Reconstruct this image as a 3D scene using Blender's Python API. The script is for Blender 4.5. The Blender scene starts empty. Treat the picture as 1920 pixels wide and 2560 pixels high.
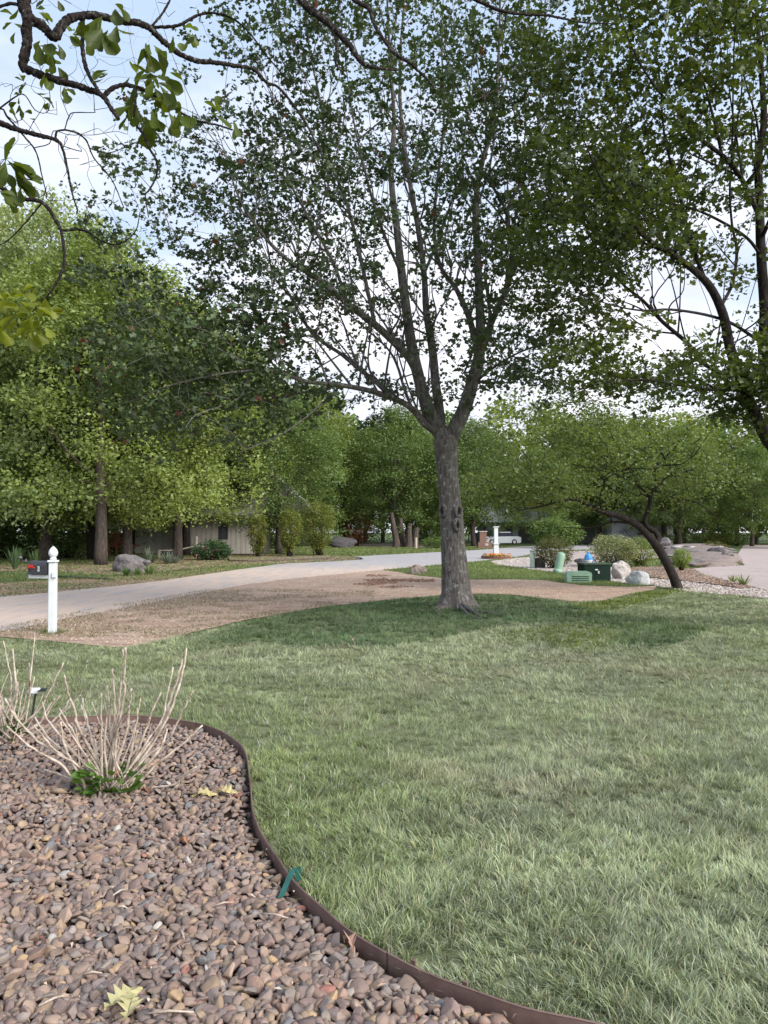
import bpy, math, random
import numpy as np
from mathutils import Vector, Matrix

R = math.radians
SC = bpy.context.scene
COL = SC.collection

# ------------------------------------------------------------------ camera, sky, sun, exposure
F, HC, HORIZON = 1934.0, 1.5, 1330.0
TILT = math.atan((HORIZON - 1280.0) / F)
cam_d = bpy.data.cameras.new('camera')
cam = bpy.data.objects.new('camera', cam_d)
COL.objects.link(cam)
cam.location = (0, 0, HC)
cam.rotation_euler = (R(90) + TILT, 0, 0)
cam_d.sensor_fit = 'VERTICAL'
cam_d.sensor_height = 36.0
cam_d.lens = 36.0 * F / 2560.0
cam_d.clip_start = 0.05
cam_d.clip_end = 3000
SC.camera = cam

SUN_EL, SUN_AZ = R(33), R(128)          # azimuth measured from +Y towards +X
world = bpy.data.worlds.new('World')
SC.world = world
world.use_nodes = True
nt = world.node_tree
nt.nodes.clear()
n_out = nt.nodes.new('ShaderNodeOutputWorld')
n_bg = nt.nodes.new('ShaderNodeBackground')
n_sky = nt.nodes.new('ShaderNodeTexSky')
n_sky.sky_type = 'NISHITA'
n_sky.sun_disc = False
n_sky.sun_elevation = SUN_EL
n_sky.sun_rotation = SUN_AZ
n_sky.air_density = 1.0
n_sky.dust_density = 1.5
n_tc = nt.nodes.new('ShaderNodeTexCoord')
n_map = nt.nodes.new('ShaderNodeMapping')
n_map.inputs['Scale'].default_value = (1.0, 1.0, 2.6)
n_ns = nt.nodes.new('ShaderNodeTexNoise')
n_ns.inputs['Scale'].default_value = 2.3
n_ns.inputs['Detail'].default_value = 7
n_ns.inputs['Roughness'].default_value = 0.55
n_ramp = nt.nodes.new('ShaderNodeValToRGB')
n_ramp.color_ramp.elements[0].position = 0.42
n_ramp.color_ramp.elements[1].position = 0.66
# more cloud low down
n_sep = nt.nodes.new('ShaderNodeSeparateXYZ')
n_low = nt.nodes.new('ShaderNodeMapRange')
n_low.inputs['From Min'].default_value = 0.0
n_low.inputs['From Max'].default_value = 0.75
n_low.inputs['To Min'].default_value = 0.20
n_low.inputs['To Max'].default_value = -0.16
n_add = nt.nodes.new('ShaderNodeMath'); n_add.operation = 'ADD'
n_cl = nt.nodes.new('ShaderNodeMix'); n_cl.data_type = 'RGBA'
n_cc = nt.nodes.new('ShaderNodeValToRGB')
n_cc.color_ramp.elements[0].position = 0.3
n_cc.color_ramp.elements[0].color = (7.4, 7.7, 8.9, 1)
n_cc.color_ramp.elements[1].position = 0.7
n_cc.color_ramp.elements[1].color = (10.5, 10.4, 11.0, 1)
n_ns2 = nt.nodes.new('ShaderNodeTexNoise')
n_ns2.inputs['Scale'].default_value = 5.0
n_ns2.inputs['Detail'].default_value = 5
n_blue = nt.nodes.new('ShaderNodeMix'); n_blue.data_type = 'RGBA'
n_blue.inputs['Factor'].default_value = 0.68
n_blue.inputs['B'].default_value = (6.6, 8.2, 10.6, 1)
L = nt.links.new
L(n_tc.outputs['Generated'], n_map.inputs['Vector'])
L(n_map.outputs['Vector'], n_ns.inputs['Vector'])
L(n_map.outputs['Vector'], n_ns2.inputs['Vector'])
L(n_tc.outputs['Generated'], n_sep.inputs['Vector'])
L(n_sep.outputs['Z'], n_low.inputs['Value'])
L(n_ns.outputs['Fac'], n_add.inputs[0])
L(n_low.outputs['Result'], n_add.inputs[1])
L(n_add.outputs['Value'], n_ramp.inputs['Fac'])
L(n_ns2.outputs['Fac'], n_cc.inputs['Fac'])
L(n_sky.outputs['Color'], n_blue.inputs['A'])
L(n_ramp.outputs['Color'], n_cl.inputs['Factor'])
L(n_blue.outputs['Result'], n_cl.inputs['A'])
L(n_cc.outputs['Color'], n_cl.inputs['B'])
L(n_cl.outputs['Result'], n_bg.inputs['Color'])
n_bg.inputs['Strength'].default_value = 0.075
L(n_bg.outputs['Background'], n_out.inputs['Surface'])

sun_d = bpy.data.lights.new('sun', 'SUN')
sun_d.energy = 3.3
sun_d.angle = R(38)
sun_d.color = (1.0, 0.95, 0.87)
sun = bpy.data.objects.new('sun', sun_d)
COL.objects.link(sun)
sv = Vector((math.sin(SUN_AZ) * math.cos(SUN_EL), math.cos(SUN_AZ) * math.cos(SUN_EL), math.sin(SUN_EL)))
sun.rotation_euler = sv.to_track_quat('Z', 'Y').to_euler()
sun.location = sv * 60

SC.view_settings.view_transform = 'Standard'
SC.view_settings.look = 'None'
SC.view_settings.exposure = 0.78
SC.view_settings.gamma = 1
SC.view_settings.use_curve_mapping = False
try:
    SC.cycles.max_bounces = 6
    SC.cycles.diffuse_bounces = 3
    SC.cycles.transmission_bounces = 4
    SC.cycles.use_denoising = True
except Exception:
    pass

# ------------------------------------------------------------------ helpers
rng = np.random.default_rng(7)
random.seed(7)
CT, ST = math.cos(TILT), math.sin(TILT)


def ray(px, py):
    dx = (px - 960.0) / F
    dz = (1280.0 - py) / F
    return np.array([dx, CT - dz * ST, ST + dz * CT])


def P(px, py, Y):
    d = ray(px, py)
    s = Y / d[1]
    return np.array([d[0] * s, Y, HC + d[2] * s])


def G(px, py, z=0.0):
    d = ray(px, py)
    s = (z - HC) / d[2]
    return np.array([d[0] * s, d[1] * s, z])


def vnoise(x, y, s, seed=0):
    x = np.asarray(x, float) / s + seed * 17.31
    y = np.asarray(y, float) / s + seed * 9.77
    xi = np.floor(x); yi = np.floor(y)
    fx = x - xi; fy = y - yi
    fx = fx * fx * (3 - 2 * fx); fy = fy * fy * (3 - 2 * fy)

    def h(a, b):
        v = np.sin(a * 127.1 + b * 311.7 + seed * 74.7) * 43758.5453
        return v - np.floor(v)
    return (h(xi, yi) * (1 - fx) * (1 - fy) + h(xi + 1, yi) * fx * (1 - fy)
            + h(xi, yi + 1) * (1 - fx) * fy + h(xi + 1, yi + 1) * fx * fy)


def fbm(x, y, s, seed=0):
    return (vnoise(x, y, s, seed) * 0.5 + vnoise(x, y, s / 2.1, seed + 1) * 0.3 + vnoise(x, y, s / 4.3, seed + 2) * 0.2)


def inpoly(x, y, poly):
    x = np.asarray(x); y = np.asarray(y)
    c = np.zeros(x.shape, bool)
    n = len(poly)
    j = n - 1
    for i in range(n):
        xi, yi = poly[i][0], poly[i][1]
        xj, yj = poly[j][0], poly[j][1]
        t = ((yi > y) != (yj > y))
        with np.errstate(divide='ignore', invalid='ignore'):
            t &= (x < (xj - xi) * (y - yi) / (yj - yi + 1e-12) + xi)
        c ^= t
        j = i
    return c


def catmull(pts, n=6):
    pts = np.asarray(pts, float)
    if len(pts) < 3:
        t = np.linspace(0, 1, n + 1)[:, None]
        return pts[0] * (1 - t) + pts[-1] * t
    p = np.vstack([2 * pts[0] - pts[1], pts, 2 * pts[-1] - pts[-2]])
    out = []
    for i in range(1, len(p) - 2):
        for k in range(n):
            t = k / n
            out.append(0.5 * ((2 * p[i]) + (-p[i - 1] + p[i + 1]) * t + (2 * p[i - 1] - 5 * p[i] + 4 * p[i + 1] - p[i + 2]) * t * t
                              + (-p[i - 1] + 3 * p[i] - 3 * p[i + 1] + p[i + 2]) * t ** 3))
    out.append(pts[-1])
    return np.array(out)


class MB:
    """collects numpy vertices, faces and vertex colours"""
    def __init__(self):
        self.v = []; self.f = []; self.c = []; self.n = 0; self.hascol = False

    def add(self, v, f, c=None):
        v = np.asarray(v, float).reshape(-1, 3)
        f = f if isinstance(f, list) else [f]
        for a in f:
            self.f.append(np.asarray(a, np.int64) + self.n)
        self.v.append(v)
        if c is None:
            c = np.ones((len(v), 3)) * 0.5
        else:
            self.hascol = True
            c = np.asarray(c, float)
            if c.ndim == 1:
                c = np.tile(c, (len(v), 1))
        self.c.append(c)
        self.n += len(v)
        return self

    def mesh(self, name, mat=None, smooth=False, offset=None):
        v = np.vstack(self.v)
        if offset is not None:
            v = v - np.asarray(offset)
        me = bpy.data.meshes.new(name)
        me.vertices.add(len(v))
        me.vertices.foreach_set('co', v.ravel())
        li = np.concatenate([a.ravel() for a in self.f])
        tot = np.concatenate([np.full(len(a), a.shape[1]) for a in self.f])
        st = np.concatenate([[0], np.cumsum(tot)[:-1]])
        me.loops.add(len(li))
        me.loops.foreach_set('vertex_index', li.astype(np.int32))
        me.polygons.add(len(tot))
        me.polygons.foreach_set('loop_start', st.astype(np.int32))
        me.polygons.foreach_set('loop_total', tot.astype(np.int32))
        me.polygons.foreach_set('use_smooth', np.full(len(tot), smooth, bool))
        me.update(calc_edges=True)
        if self.hascol:
            ca = me.color_attributes.new('col', 'FLOAT_COLOR', 'POINT')
            c = np.vstack(self.c)
            ca.data.foreach_set('color', np.hstack([c, np.ones((len(c), 1))]).ravel().astype(np.float32))
        if mat:
            me.materials.append(mat)
        return me


def link(name, me, parent=None, loc=(0, 0, 0), rot=(0, 0, 0), scale=(1, 1, 1), **props):
    o = bpy.data.objects.new(name, me)
    COL.objects.link(o)
    o.location = loc
    o.rotation_euler = rot
    o.scale = scale
    if parent:
        o.parent = parent
    for k, v in props.items():
        o[k] = v
    return o


def thing(name, label, cat, loc=(0, 0, 0), rotz=0, group=None):
    o = link(name, None, None, loc, (0, 0, rotz), label=label, category=cat)
    o.empty_display_size = 0.2
    if group:
        o['group'] = group
    return o


def part(name, mb, mat, parent, smooth=False, local=False, kind=None):
    """mb is in world coordinates unless local; parent is a root at parent.location"""
    off = None if local else np.array(root_loc(parent))
    o = link(name, mb.mesh(name, mat, smooth, off), parent)
    if kind:
        o['kind'] = kind
    return o


def root_loc(p):
    v = Vector((0, 0, 0))
    while p:
        v += p.location
        p = p.parent
    return v


def dup(root, loc, rotz, scale=1.0, label=None, group=None, cat=None):
    r = root.copy(); COL.objects.link(r)
    r.location = loc; r.rotation_euler = (0, 0, rotz)
    r.scale = (scale, scale, scale) if not isinstance(scale, tuple) else scale
    if label: r['label'] = label
    if group: r['group'] = group
    if cat: r['category'] = cat
    for ch in list(root.children):
        c = ch.copy(); COL.objects.link(c); c.parent = r
        for g in list(ch.children):
            d = g.copy(); COL.objects.link(d); d.parent = c
    return r


def box(c, s, rot=0.0, col=None, mb=None, bev=0.0):
    """box at centre c, size s; with bev the vertical and horizontal edges are chamfered"""
    mb = mb or MB()
    c = np.asarray(c, float); h = np.asarray(s, float) / 2
    if bev <= 0:
        v = np.array([[x, y, z] for x in (-1, 1) for y in (-1, 1) for z in (-1, 1)], float) * h
        f = np.array([[0, 1, 3, 2], [4, 6, 7, 5], [0, 4, 5, 1], [2, 3, 7, 6], [0, 2, 6, 4], [1, 5, 7, 3]])
        fs = [f]
    else:
        b = bev
        vs = []; idx = {}
        for sx in (-1, 1):
            for sy in (-1, 1):
                for sz in (-1, 1):
                    for ax in range(3):
                        p = np.array([sx, sy, sz]) * (h - b)
                        p[ax] = (sx, sy, sz)[ax] * h[ax]
                        idx[(sx, sy, sz, ax)] = len(vs); vs.append(p)
        v = np.array(vs)
        q = []
        for ax in range(3):
            a1, a2 = [a for a in range(3) if a != ax]
            for s_ in (-1, 1):
                k = []
                for (u, w) in ((-1, -1), (1, -1), (1, 1), (-1, 1)):
                    t = [0, 0, 0]; t[ax] = s_; t[a1] = u; t[a2] = w
                    k.append(idx[(t[0], t[1], t[2], ax)])
                q.append(k)
        for ax in range(3):
            a1, a2 = [a for a in range(3) if a != ax]
            for u in (-1, 1):
                for w in (-1, 1):
                    k = []
                    for (s_, fa) in ((-1, a1), (1, a1), (1, a2), (-1, a2)):
                        t = [0, 0, 0]; t[ax] = s_; t[a1] = u; t[a2] = w
                        k.append(idx[(t[0], t[1], t[2], fa)])
                    q.append(k)
        tr = []
        for sx in (-1, 1):
            for sy in (-1, 1):
                for sz in (-1, 1):
                    tr.append([idx[(sx, sy, sz, a)] for a in range(3)])
        fs = [np.array(q), np.array(tr)]
    cr, sr = math.cos(rot), math.sin(rot)
    M = np.array([[cr, -sr, 0], [sr, cr, 0], [0, 0, 1]])
    mb.add(v @ M.T + c, fs, col)
    return mb


def tube(pts, rad, sides=8, mb=None, col=None, cap=True):
    mb = mb or MB()
    pts = np.asarray(pts, float)
    n = len(pts)
    rad = np.full(n, rad) if np.isscalar(rad) else np.asarray(rad, float)
    t = np.gradient(pts, axis=0)
    t /= np.linalg.norm(t, axis=1)[:, None] + 1e-12
    a = np.array([1.0, 0, 0]) if abs(t[0][0]) < 0.8 else np.array([0, 1.0, 0])
    u = np.cross(t[0], a); u /= np.linalg.norm(u)
    us = [u]
    for i in range(1, n):
        u = us[-1] - t[i] * np.dot(us[-1], t[i])
        u /= np.linalg.norm(u) + 1e-12
        us.append(u)
    us = np.array(us); ws = np.cross(t, us)
    th = np.arange(sides) * 2 * math.pi / sides
    ring = pts[:, None, :] + rad[:, None, None] * (np.cos(th)[None, :, None] * us[:, None, :] + np.sin(th)[None, :, None] * ws[:, None, :])
    v = ring.reshape(-1, 3)
    i = np.arange(n - 1)[:, None] * sides
    k = np.arange(sides)[None, :]
    k2 = (k + 1) % sides
    q = np.stack([i + k, i + k2, i + sides + k2, i + sides + k], -1).reshape(-1, 4)
    fs = [q]
    if cap:
        fs.append(np.arange(sides)[::-1][None, :])
        fs.append((np.arange(sides) + (n - 1) * sides)[None, :])
    if col is not None and np.asarray(col).ndim == 2:
        col = np.repeat(col, sides, axis=0)
    mb.add(v, fs, col)
    return mb


def lathe(prof, c, sides=16, mb=None, col=None, sx=1.0, sy=1.0):
    mb = mb or MB()
    prof = np.asarray(prof, float)
    th = np.arange(sides) * 2 * math.pi / sides
    v = np.zeros((len(prof), sides, 3))
    v[:, :, 0] = prof[:, 0, None] * np.cos(th) * sx
    v[:, :, 1] = prof[:, 0, None] * np.sin(th) * sy
    v[:, :, 2] = prof[:, 1, None]
    n = len(prof)
    i = np.arange(n - 1)[:, None] * sides
    k = np.arange(sides)[None, :]; k2 = (k + 1) % sides
    q = np.stack([i + k, i + k2, i + sides + k2, i + sides + k], -1).reshape(-1, 4)
    mb.add(v.reshape(-1, 3) + np.asarray(c), [q, (np.arange(sides))[::-1][None, :], (np.arange(sides) + (n - 1) * sides)[None, :]], col)
    return mb


def prism(poly2, axis0, axis1, depthv, origin, mb=None, col=None):
    """extrude a 2-D outline spanned by axis0, axis1 along depthv"""
    mb = mb or MB()
    p = np.asarray(poly2, float)
    a = np.asarray(origin) + p[:, :1] * np.asarray(axis0) + p[:, 1:2] * np.asarray(axis1)
    b = a + np.asarray(depthv)
    n = len(p)
    i = np.arange(n); j = (i + 1) % n
    mb.add(np.vstack([a, b]), [np.stack([i, j, j + n, i + n], -1), i[::-1][None, :], (i + n)[None, :]], col)
    return mb


_ico = {}


def ico(sub):
    if sub in _ico:
        return _ico[sub]
    import bmesh
    bm = bmesh.new()
    bmesh.ops.create_icosphere(bm, subdivisions=sub, radius=1.0)
    bm.verts.ensure_lookup_table()
    v = np.array([x.co[:] for x in bm.verts]); f = np.array([[y.index for y in x.verts] for x in bm.faces])
    bm.free()
    _ico[sub] = (v, f)
    return v, f


def n3(v, s, seed):
    return (vnoise(v[:, 0] + v[:, 2] * 0.71, v[:, 1] - v[:, 2] * 0.53, s, seed) + vnoise(v[:, 1] + 3.1, v[:, 2] + v[:, 0] * 0.37, s, seed + 5)) - 1.0


def rock(c, s, seed, sub=3, amp=0.35, cuts=7, col=None, mb=None, rot=0.0):
    mb = mb or MB()
    v, f = ico(sub)
    r_ = np.random.default_rng(seed)
    w = v.copy()
    for _ in range(cuts):
        d = r_.normal(size=3); d /= np.linalg.norm(d)
        k = 0.55 + r_.random() * 0.35
        dt = w @ d
        w = w - np.maximum(dt - k, 0)[:, None] * d * 0.9
    w = w * (1 + amp * 0.5 * n3(v * 1.0, 0.5, seed)[:, None] + amp * 0.22 * n3(v, 0.2, seed + 3)[:, None])
    w = w * np.asarray(s) / 2 / 0.85
    cr, sr = math.cos(rot), math.sin(rot)
    w = w @ np.array([[cr, -sr, 0], [sr, cr, 0], [0, 0, 1]]).T
    mb.add(w + np.asarray(c), f, col)
    return mb


# ------------------------------------------------------------------ materials
def newmat(name):
    m = bpy.data.materials.new(name)
    m.use_nodes = True
    t = m.node_tree
    t.nodes.clear()
    o = t.nodes.new('ShaderNodeOutputMaterial')
    return m, t, o


def node(t, typ, **kw):
    n = t.nodes.new(typ)
    for k, v in kw.items():
        if k in n.inputs:
            n.inputs[k].default_value = v
        else:
            setattr(n, k, v)
    return n


def leaf_mat(name, trans=0.35, gloss=0.08, tint=(1.25, 1.25, 0.5), rough=0.5, objcol=False):
    m, t, o = newmat(name)
    if objcol:
        a = node(t, 'ShaderNodeObjectInfo'); cs = a.outputs['Color']
    else:
        a = node(t, 'ShaderNodeAttribute', attribute_name='col'); cs = a.outputs['Color']
    d = node(t, 'ShaderNodeBsdfDiffuse')
    tr = node(t, 'ShaderNodeBsdfTranslucent')
    g = node(t, 'ShaderNodeBsdfGlossy', Roughness=rough)
    g.inputs['Color'].default_value = (0.9, 0.93, 0.93, 1)
    mu = node(t, 'ShaderNodeMix', data_type='RGBA', blend_type='MULTIPLY')
    mu.inputs['Factor'].default_value = 1.0
    mu.inputs['B'].default_value = (*tint, 1)
    m1 = node(t, 'ShaderNodeMixShader'); m1.inputs[0].default_value = trans
    m2 = node(t, 'ShaderNodeMixShader'); m2.inputs[0].default_value = gloss
    l = t.links.new
    l(cs, d.inputs['Color']); l(cs, mu.inputs['A'])
    l(mu.outputs['Result'], tr.inputs['Color'])
    l(d.outputs[0], m1.inputs[1]); l(tr.outputs[0], m1.inputs[2])
    l(m1.outputs[0], m2.inputs[1]); l(g.outputs[0], m2.inputs[2])
    l(m2.outputs[0], o.inputs['Surface'])
    return m


def pmat(name, c1, c2=None, scale=8.0, rough=0.8, bump=0.0, bscale=None, detail=6, metallic=0.0, c3=None, s3=2.0, t3=(0.5, 0.65), src='Object', spec=0.3, attr=False, objcol=False, stretch=(1, 1, 1), voro=False):
    """principled with noise mixed colours; c3 is a third colour laid over in patches"""
    m, t, o = newmat(name)
    l = t.links.new
    b = node(t, 'ShaderNodeBsdfPrincipled', Roughness=rough, Metallic=metallic)
    b.inputs['Specular IOR Level'].default_value = spec
    tc = node(t, 'ShaderNodeTexCoord')
    mp = node(t, 'ShaderNodeMapping'); mp.inputs['Scale'].default_value = stretch
    l(tc.outputs[src], mp.inputs['Vector'])
    ns = node(t, 'ShaderNodeTexNoise', Scale=scale, Detail=detail, Roughness=0.62)
    l(mp.outputs['Vector'], ns.inputs['Vector'])
    rp = node(t, 'ShaderNodeValToRGB')
    rp.color_ramp.elements[0].position = 0.35; rp.color_ramp.elements[1].position = 0.65
    rp.color_ramp.elements[0].color = (*c1, 1); rp.color_ramp.elements[1].color = (*(c2 or c1), 1)
    l(ns.outputs['Fac'], rp.inputs['Fac'])
    cs = rp.outputs['Color']
    if attr or objcol:
        if objcol:
            a = node(t, 'ShaderNodeObjectInfo')
        else:
            a = node(t, 'ShaderNodeAttribute', attribute_name='col')
        mu = node(t, 'ShaderNodeMix', data_type='RGBA', blend_type='MULTIPLY'); mu.inputs['Factor'].default_value = 1.0
        l(cs, mu.inputs['A']); l(a.outputs['Color'], mu.inputs['B'])
        cs = mu.outputs['Result']
    if c3:
        n3_ = node(t, 'ShaderNodeTexNoise', Scale=s3, Detail=7, Roughness=0.65)
        l(mp.outputs['Vector'], n3_.inputs['Vector'])
        r3 = node(t, 'ShaderNodeValToRGB')
        r3.color_ramp.elements[0].position = t3[0]; r3.color_ramp.elements[1].position = t3[1]
        l(n3_.outputs['Fac'], r3.inputs['Fac'])
        mx = node(t, 'ShaderNodeMix', data_type='RGBA')
        mx.inputs['B'].default_value = (*c3, 1)
        l(r3.outputs['Color'], mx.inputs['Factor']); l(cs, mx.inputs['A'])
        cs = mx.outputs['Result']
    l(cs, b.inputs['Base Color'])
    if bump:
        if voro:
            bn = node(t, 'ShaderNodeTexVoronoi', Scale=bscale or scale * 3)
            hs = bn.outputs['Distance']
        else:
            bn = node(t, 'ShaderNodeTexNoise', Scale=bscale or scale * 3, Detail=8, Roughness=0.7)
            hs = bn.outputs['Fac']
        l(mp.outputs['Vector'], bn.inputs['Vector'])
        bp = node(t, 'ShaderNodeBump', Strength=bump, Distance=0.02)
        l(hs, bp.inputs['Height']); l(bp.outputs['Normal'], b.inputs['Normal'])
    l(b.outputs[0], o.inputs['Surface'])
    return m


def bark_mat(name, dark, light, lichen=None, s=1.0, amt=(0.56, 0.66), bump=0.9):
    m, t, o = newmat(name)
    l = t.links.new
    b = node(t, 'ShaderNodeBsdfPrincipled', Roughness=0.92)
    b.inputs['Specular IOR Level'].default_value = 0.15
    tc = node(t, 'ShaderNodeTexCoord')
    mp = node(t, 'ShaderNodeMapping'); mp.inputs['Scale'].default_value = (s, s, s * 0.22)
    l(tc.outputs['Object'], mp.inputs['Vector'])
    n1 = node(t, 'ShaderNodeTexNoise', Scale=22.0, Detail=8, Roughness=0.7, Distortion=0.6)
    l(mp.outputs['Vector'], n1.inputs['Vector'])
    rp = node(t, 'ShaderNodeValToRGB')
    rp.color_ramp.elements[0].position = 0.36; rp.color_ramp.elements[1].position = 0.66
    rp.color_ramp.elements[0].color = (*dark, 1); rp.color_ramp.elements[1].color = (*light, 1)
    l(n1.outputs['Fac'], rp.inputs['Fac'])
    cs = rp.outputs['Color']
    if lichen:
        n2 = node(t, 'ShaderNodeTexNoise', Scale=9.0 * s, Detail=9, Roughness=0.75)
        l(tc.outputs['Object'], n2.inputs['Vector'])
        r2 = node(t, 'ShaderNodeValToRGB')
        r2.color_ramp.elements[0].position = amt[0]; r2.color_ramp.elements[1].position = amt[1]
        l(n2.outputs['Fac'], r2.inputs['Fac'])
        mx = node(t, 'ShaderNodeMix', data_type='RGBA'); mx.inputs['B'].default_value = (*lichen, 1)
        l(r2.outputs['Color'], mx.inputs['Factor']); l(cs, mx.inputs['A'])
        cs = mx.outputs['Result']
    l(cs, b.inputs['Base Color'])
    bp = node(t, 'ShaderNodeBump', Strength=bump, Distance=0.03)
    l(n1.outputs['Fac'], bp.inputs['Height']); l(bp.outputs['Normal'], b.inputs['Normal'])
    l(b.outputs[0], o.inputs['Surface'])
    return m


M_leaf = leaf_mat('leaf_green', gloss=0.035, trans=0.4, tint=(1.4, 1.3, 0.45))
M_leaf_dk = leaf_mat('leaf_maple', trans=0.25, gloss=0.03, tint=(1.1, 1.2, 0.45))
M_leaf_obj = leaf_mat('leaf_single', trans=0.5, gloss=0.02, objcol=True, tint=(1.5, 1.4, 0.4))
M_grass = leaf_mat('grass_blade', trans=0.22, gloss=0.03, tint=(1.1, 1.1, 0.75), rough=0.55)
M_dry = leaf_mat('dry_leaf', trans=0.2, gloss=0.02, tint=(1, 0.9, 0.7))
M_bark_maple = bark_mat('bark_maple', (0.060, 0.052, 0.047), (0.20, 0.185, 0.172), (0.38, 0.385, 0.36), amt=(0.55, 0.67))
M_bark_oak = bark_mat('bark_oak', (0.03, 0.024, 0.02), (0.13, 0.105, 0.09), (0.22, 0.22, 0.19), s=0.8, amt=(0.6, 0.72))
M_bark_dark = bark_mat('bark_dark', (0.014, 0.011, 0.010), (0.05, 0.042, 0.039), (0.13, 0.13, 0.12), s=1.0, amt=(0.6, 0.72))
M_bark_near = bark_mat('bark_overhang', (0.012, 0.008, 0.008), (0.05, 0.038, 0.036), (0.20, 0.21, 0.19), s=3.5, amt=(0.55, 0.64))
M_twig = pmat('dead_stem', (0.32, 0.25, 0.195), (0.60, 0.52, 0.44), scale=25, rough=0.85, bump=0.3, c3=(0.16, 0.11, 0.085), s3=16, t3=(0.55, 0.68))
M_white = pmat('white_vinyl', (0.58, 0.62, 0.63), (0.64, 0.67, 0.69), scale=5, rough=0.5, c3=(0.48, 0.48, 0.44), s3=9, t3=(0.58, 0.8))


def ground_mat(name, cols, scales, rough=0.95, bump=0.5, bscale=60, src='Object'):
    """cols: list of colours, layered in by noise of the given scales and thresholds"""
    m, t, o = newmat(name)
    l = t.links.new
    b = node(t, 'ShaderNodeBsdfPrincipled', Roughness=rough)
    b.inputs['Specular IOR Level'].default_value = 0.15
    tc = node(t, 'ShaderNodeTexCoord')
    base = node(t, 'ShaderNodeRGB'); base.outputs[0].default_value = (*cols[0], 1)
    cs = base.outputs[0]
    for c, (s, t0, t1, st) in zip(cols[1:], scales):
        mp = node(t, 'ShaderNodeMapping'); mp.inputs['Scale'].default_value = st
        mp.inputs['Location'].default_value = (s * 3.3, c[0] * 31, 0)
        l(tc.outputs[src], mp.inputs['Vector'])
        n = node(t, 'ShaderNodeTexNoise', Scale=s, Detail=8, Roughness=0.68)
        l(mp.outputs['Vector'], n.inputs['Vector'])
        r = node(t, 'ShaderNodeValToRGB')
        r.color_ramp.elements[0].position = t0; r.color_ramp.elements[1].position = t1
        l(n.outputs['Fac'], r.inputs['Fac'])
        mx = node(t, 'ShaderNodeMix', data_type='RGBA'); mx.inputs['B'].default_value = (*c, 1)
        l(r.outputs['Color'], mx.inputs['Factor']); l(cs, mx.inputs['A'])
        cs = mx.outputs['Result']
    l(cs, b.inputs['Base Color'])
    n = node(t, 'ShaderNodeTexNoise', Scale=bscale, Detail=8, Roughness=0.75)
    l(tc.outputs[src], n.inputs['Vector'])
    bp = node(t, 'ShaderNodeBump', Strength=bump, Distance=0.03)
    l(n.outputs['Fac'], bp.inputs['Height']); l(bp.outputs['Normal'], b.inputs['Normal'])
    l(b.outputs[0], o.inputs['Surface'])
    return m


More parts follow.
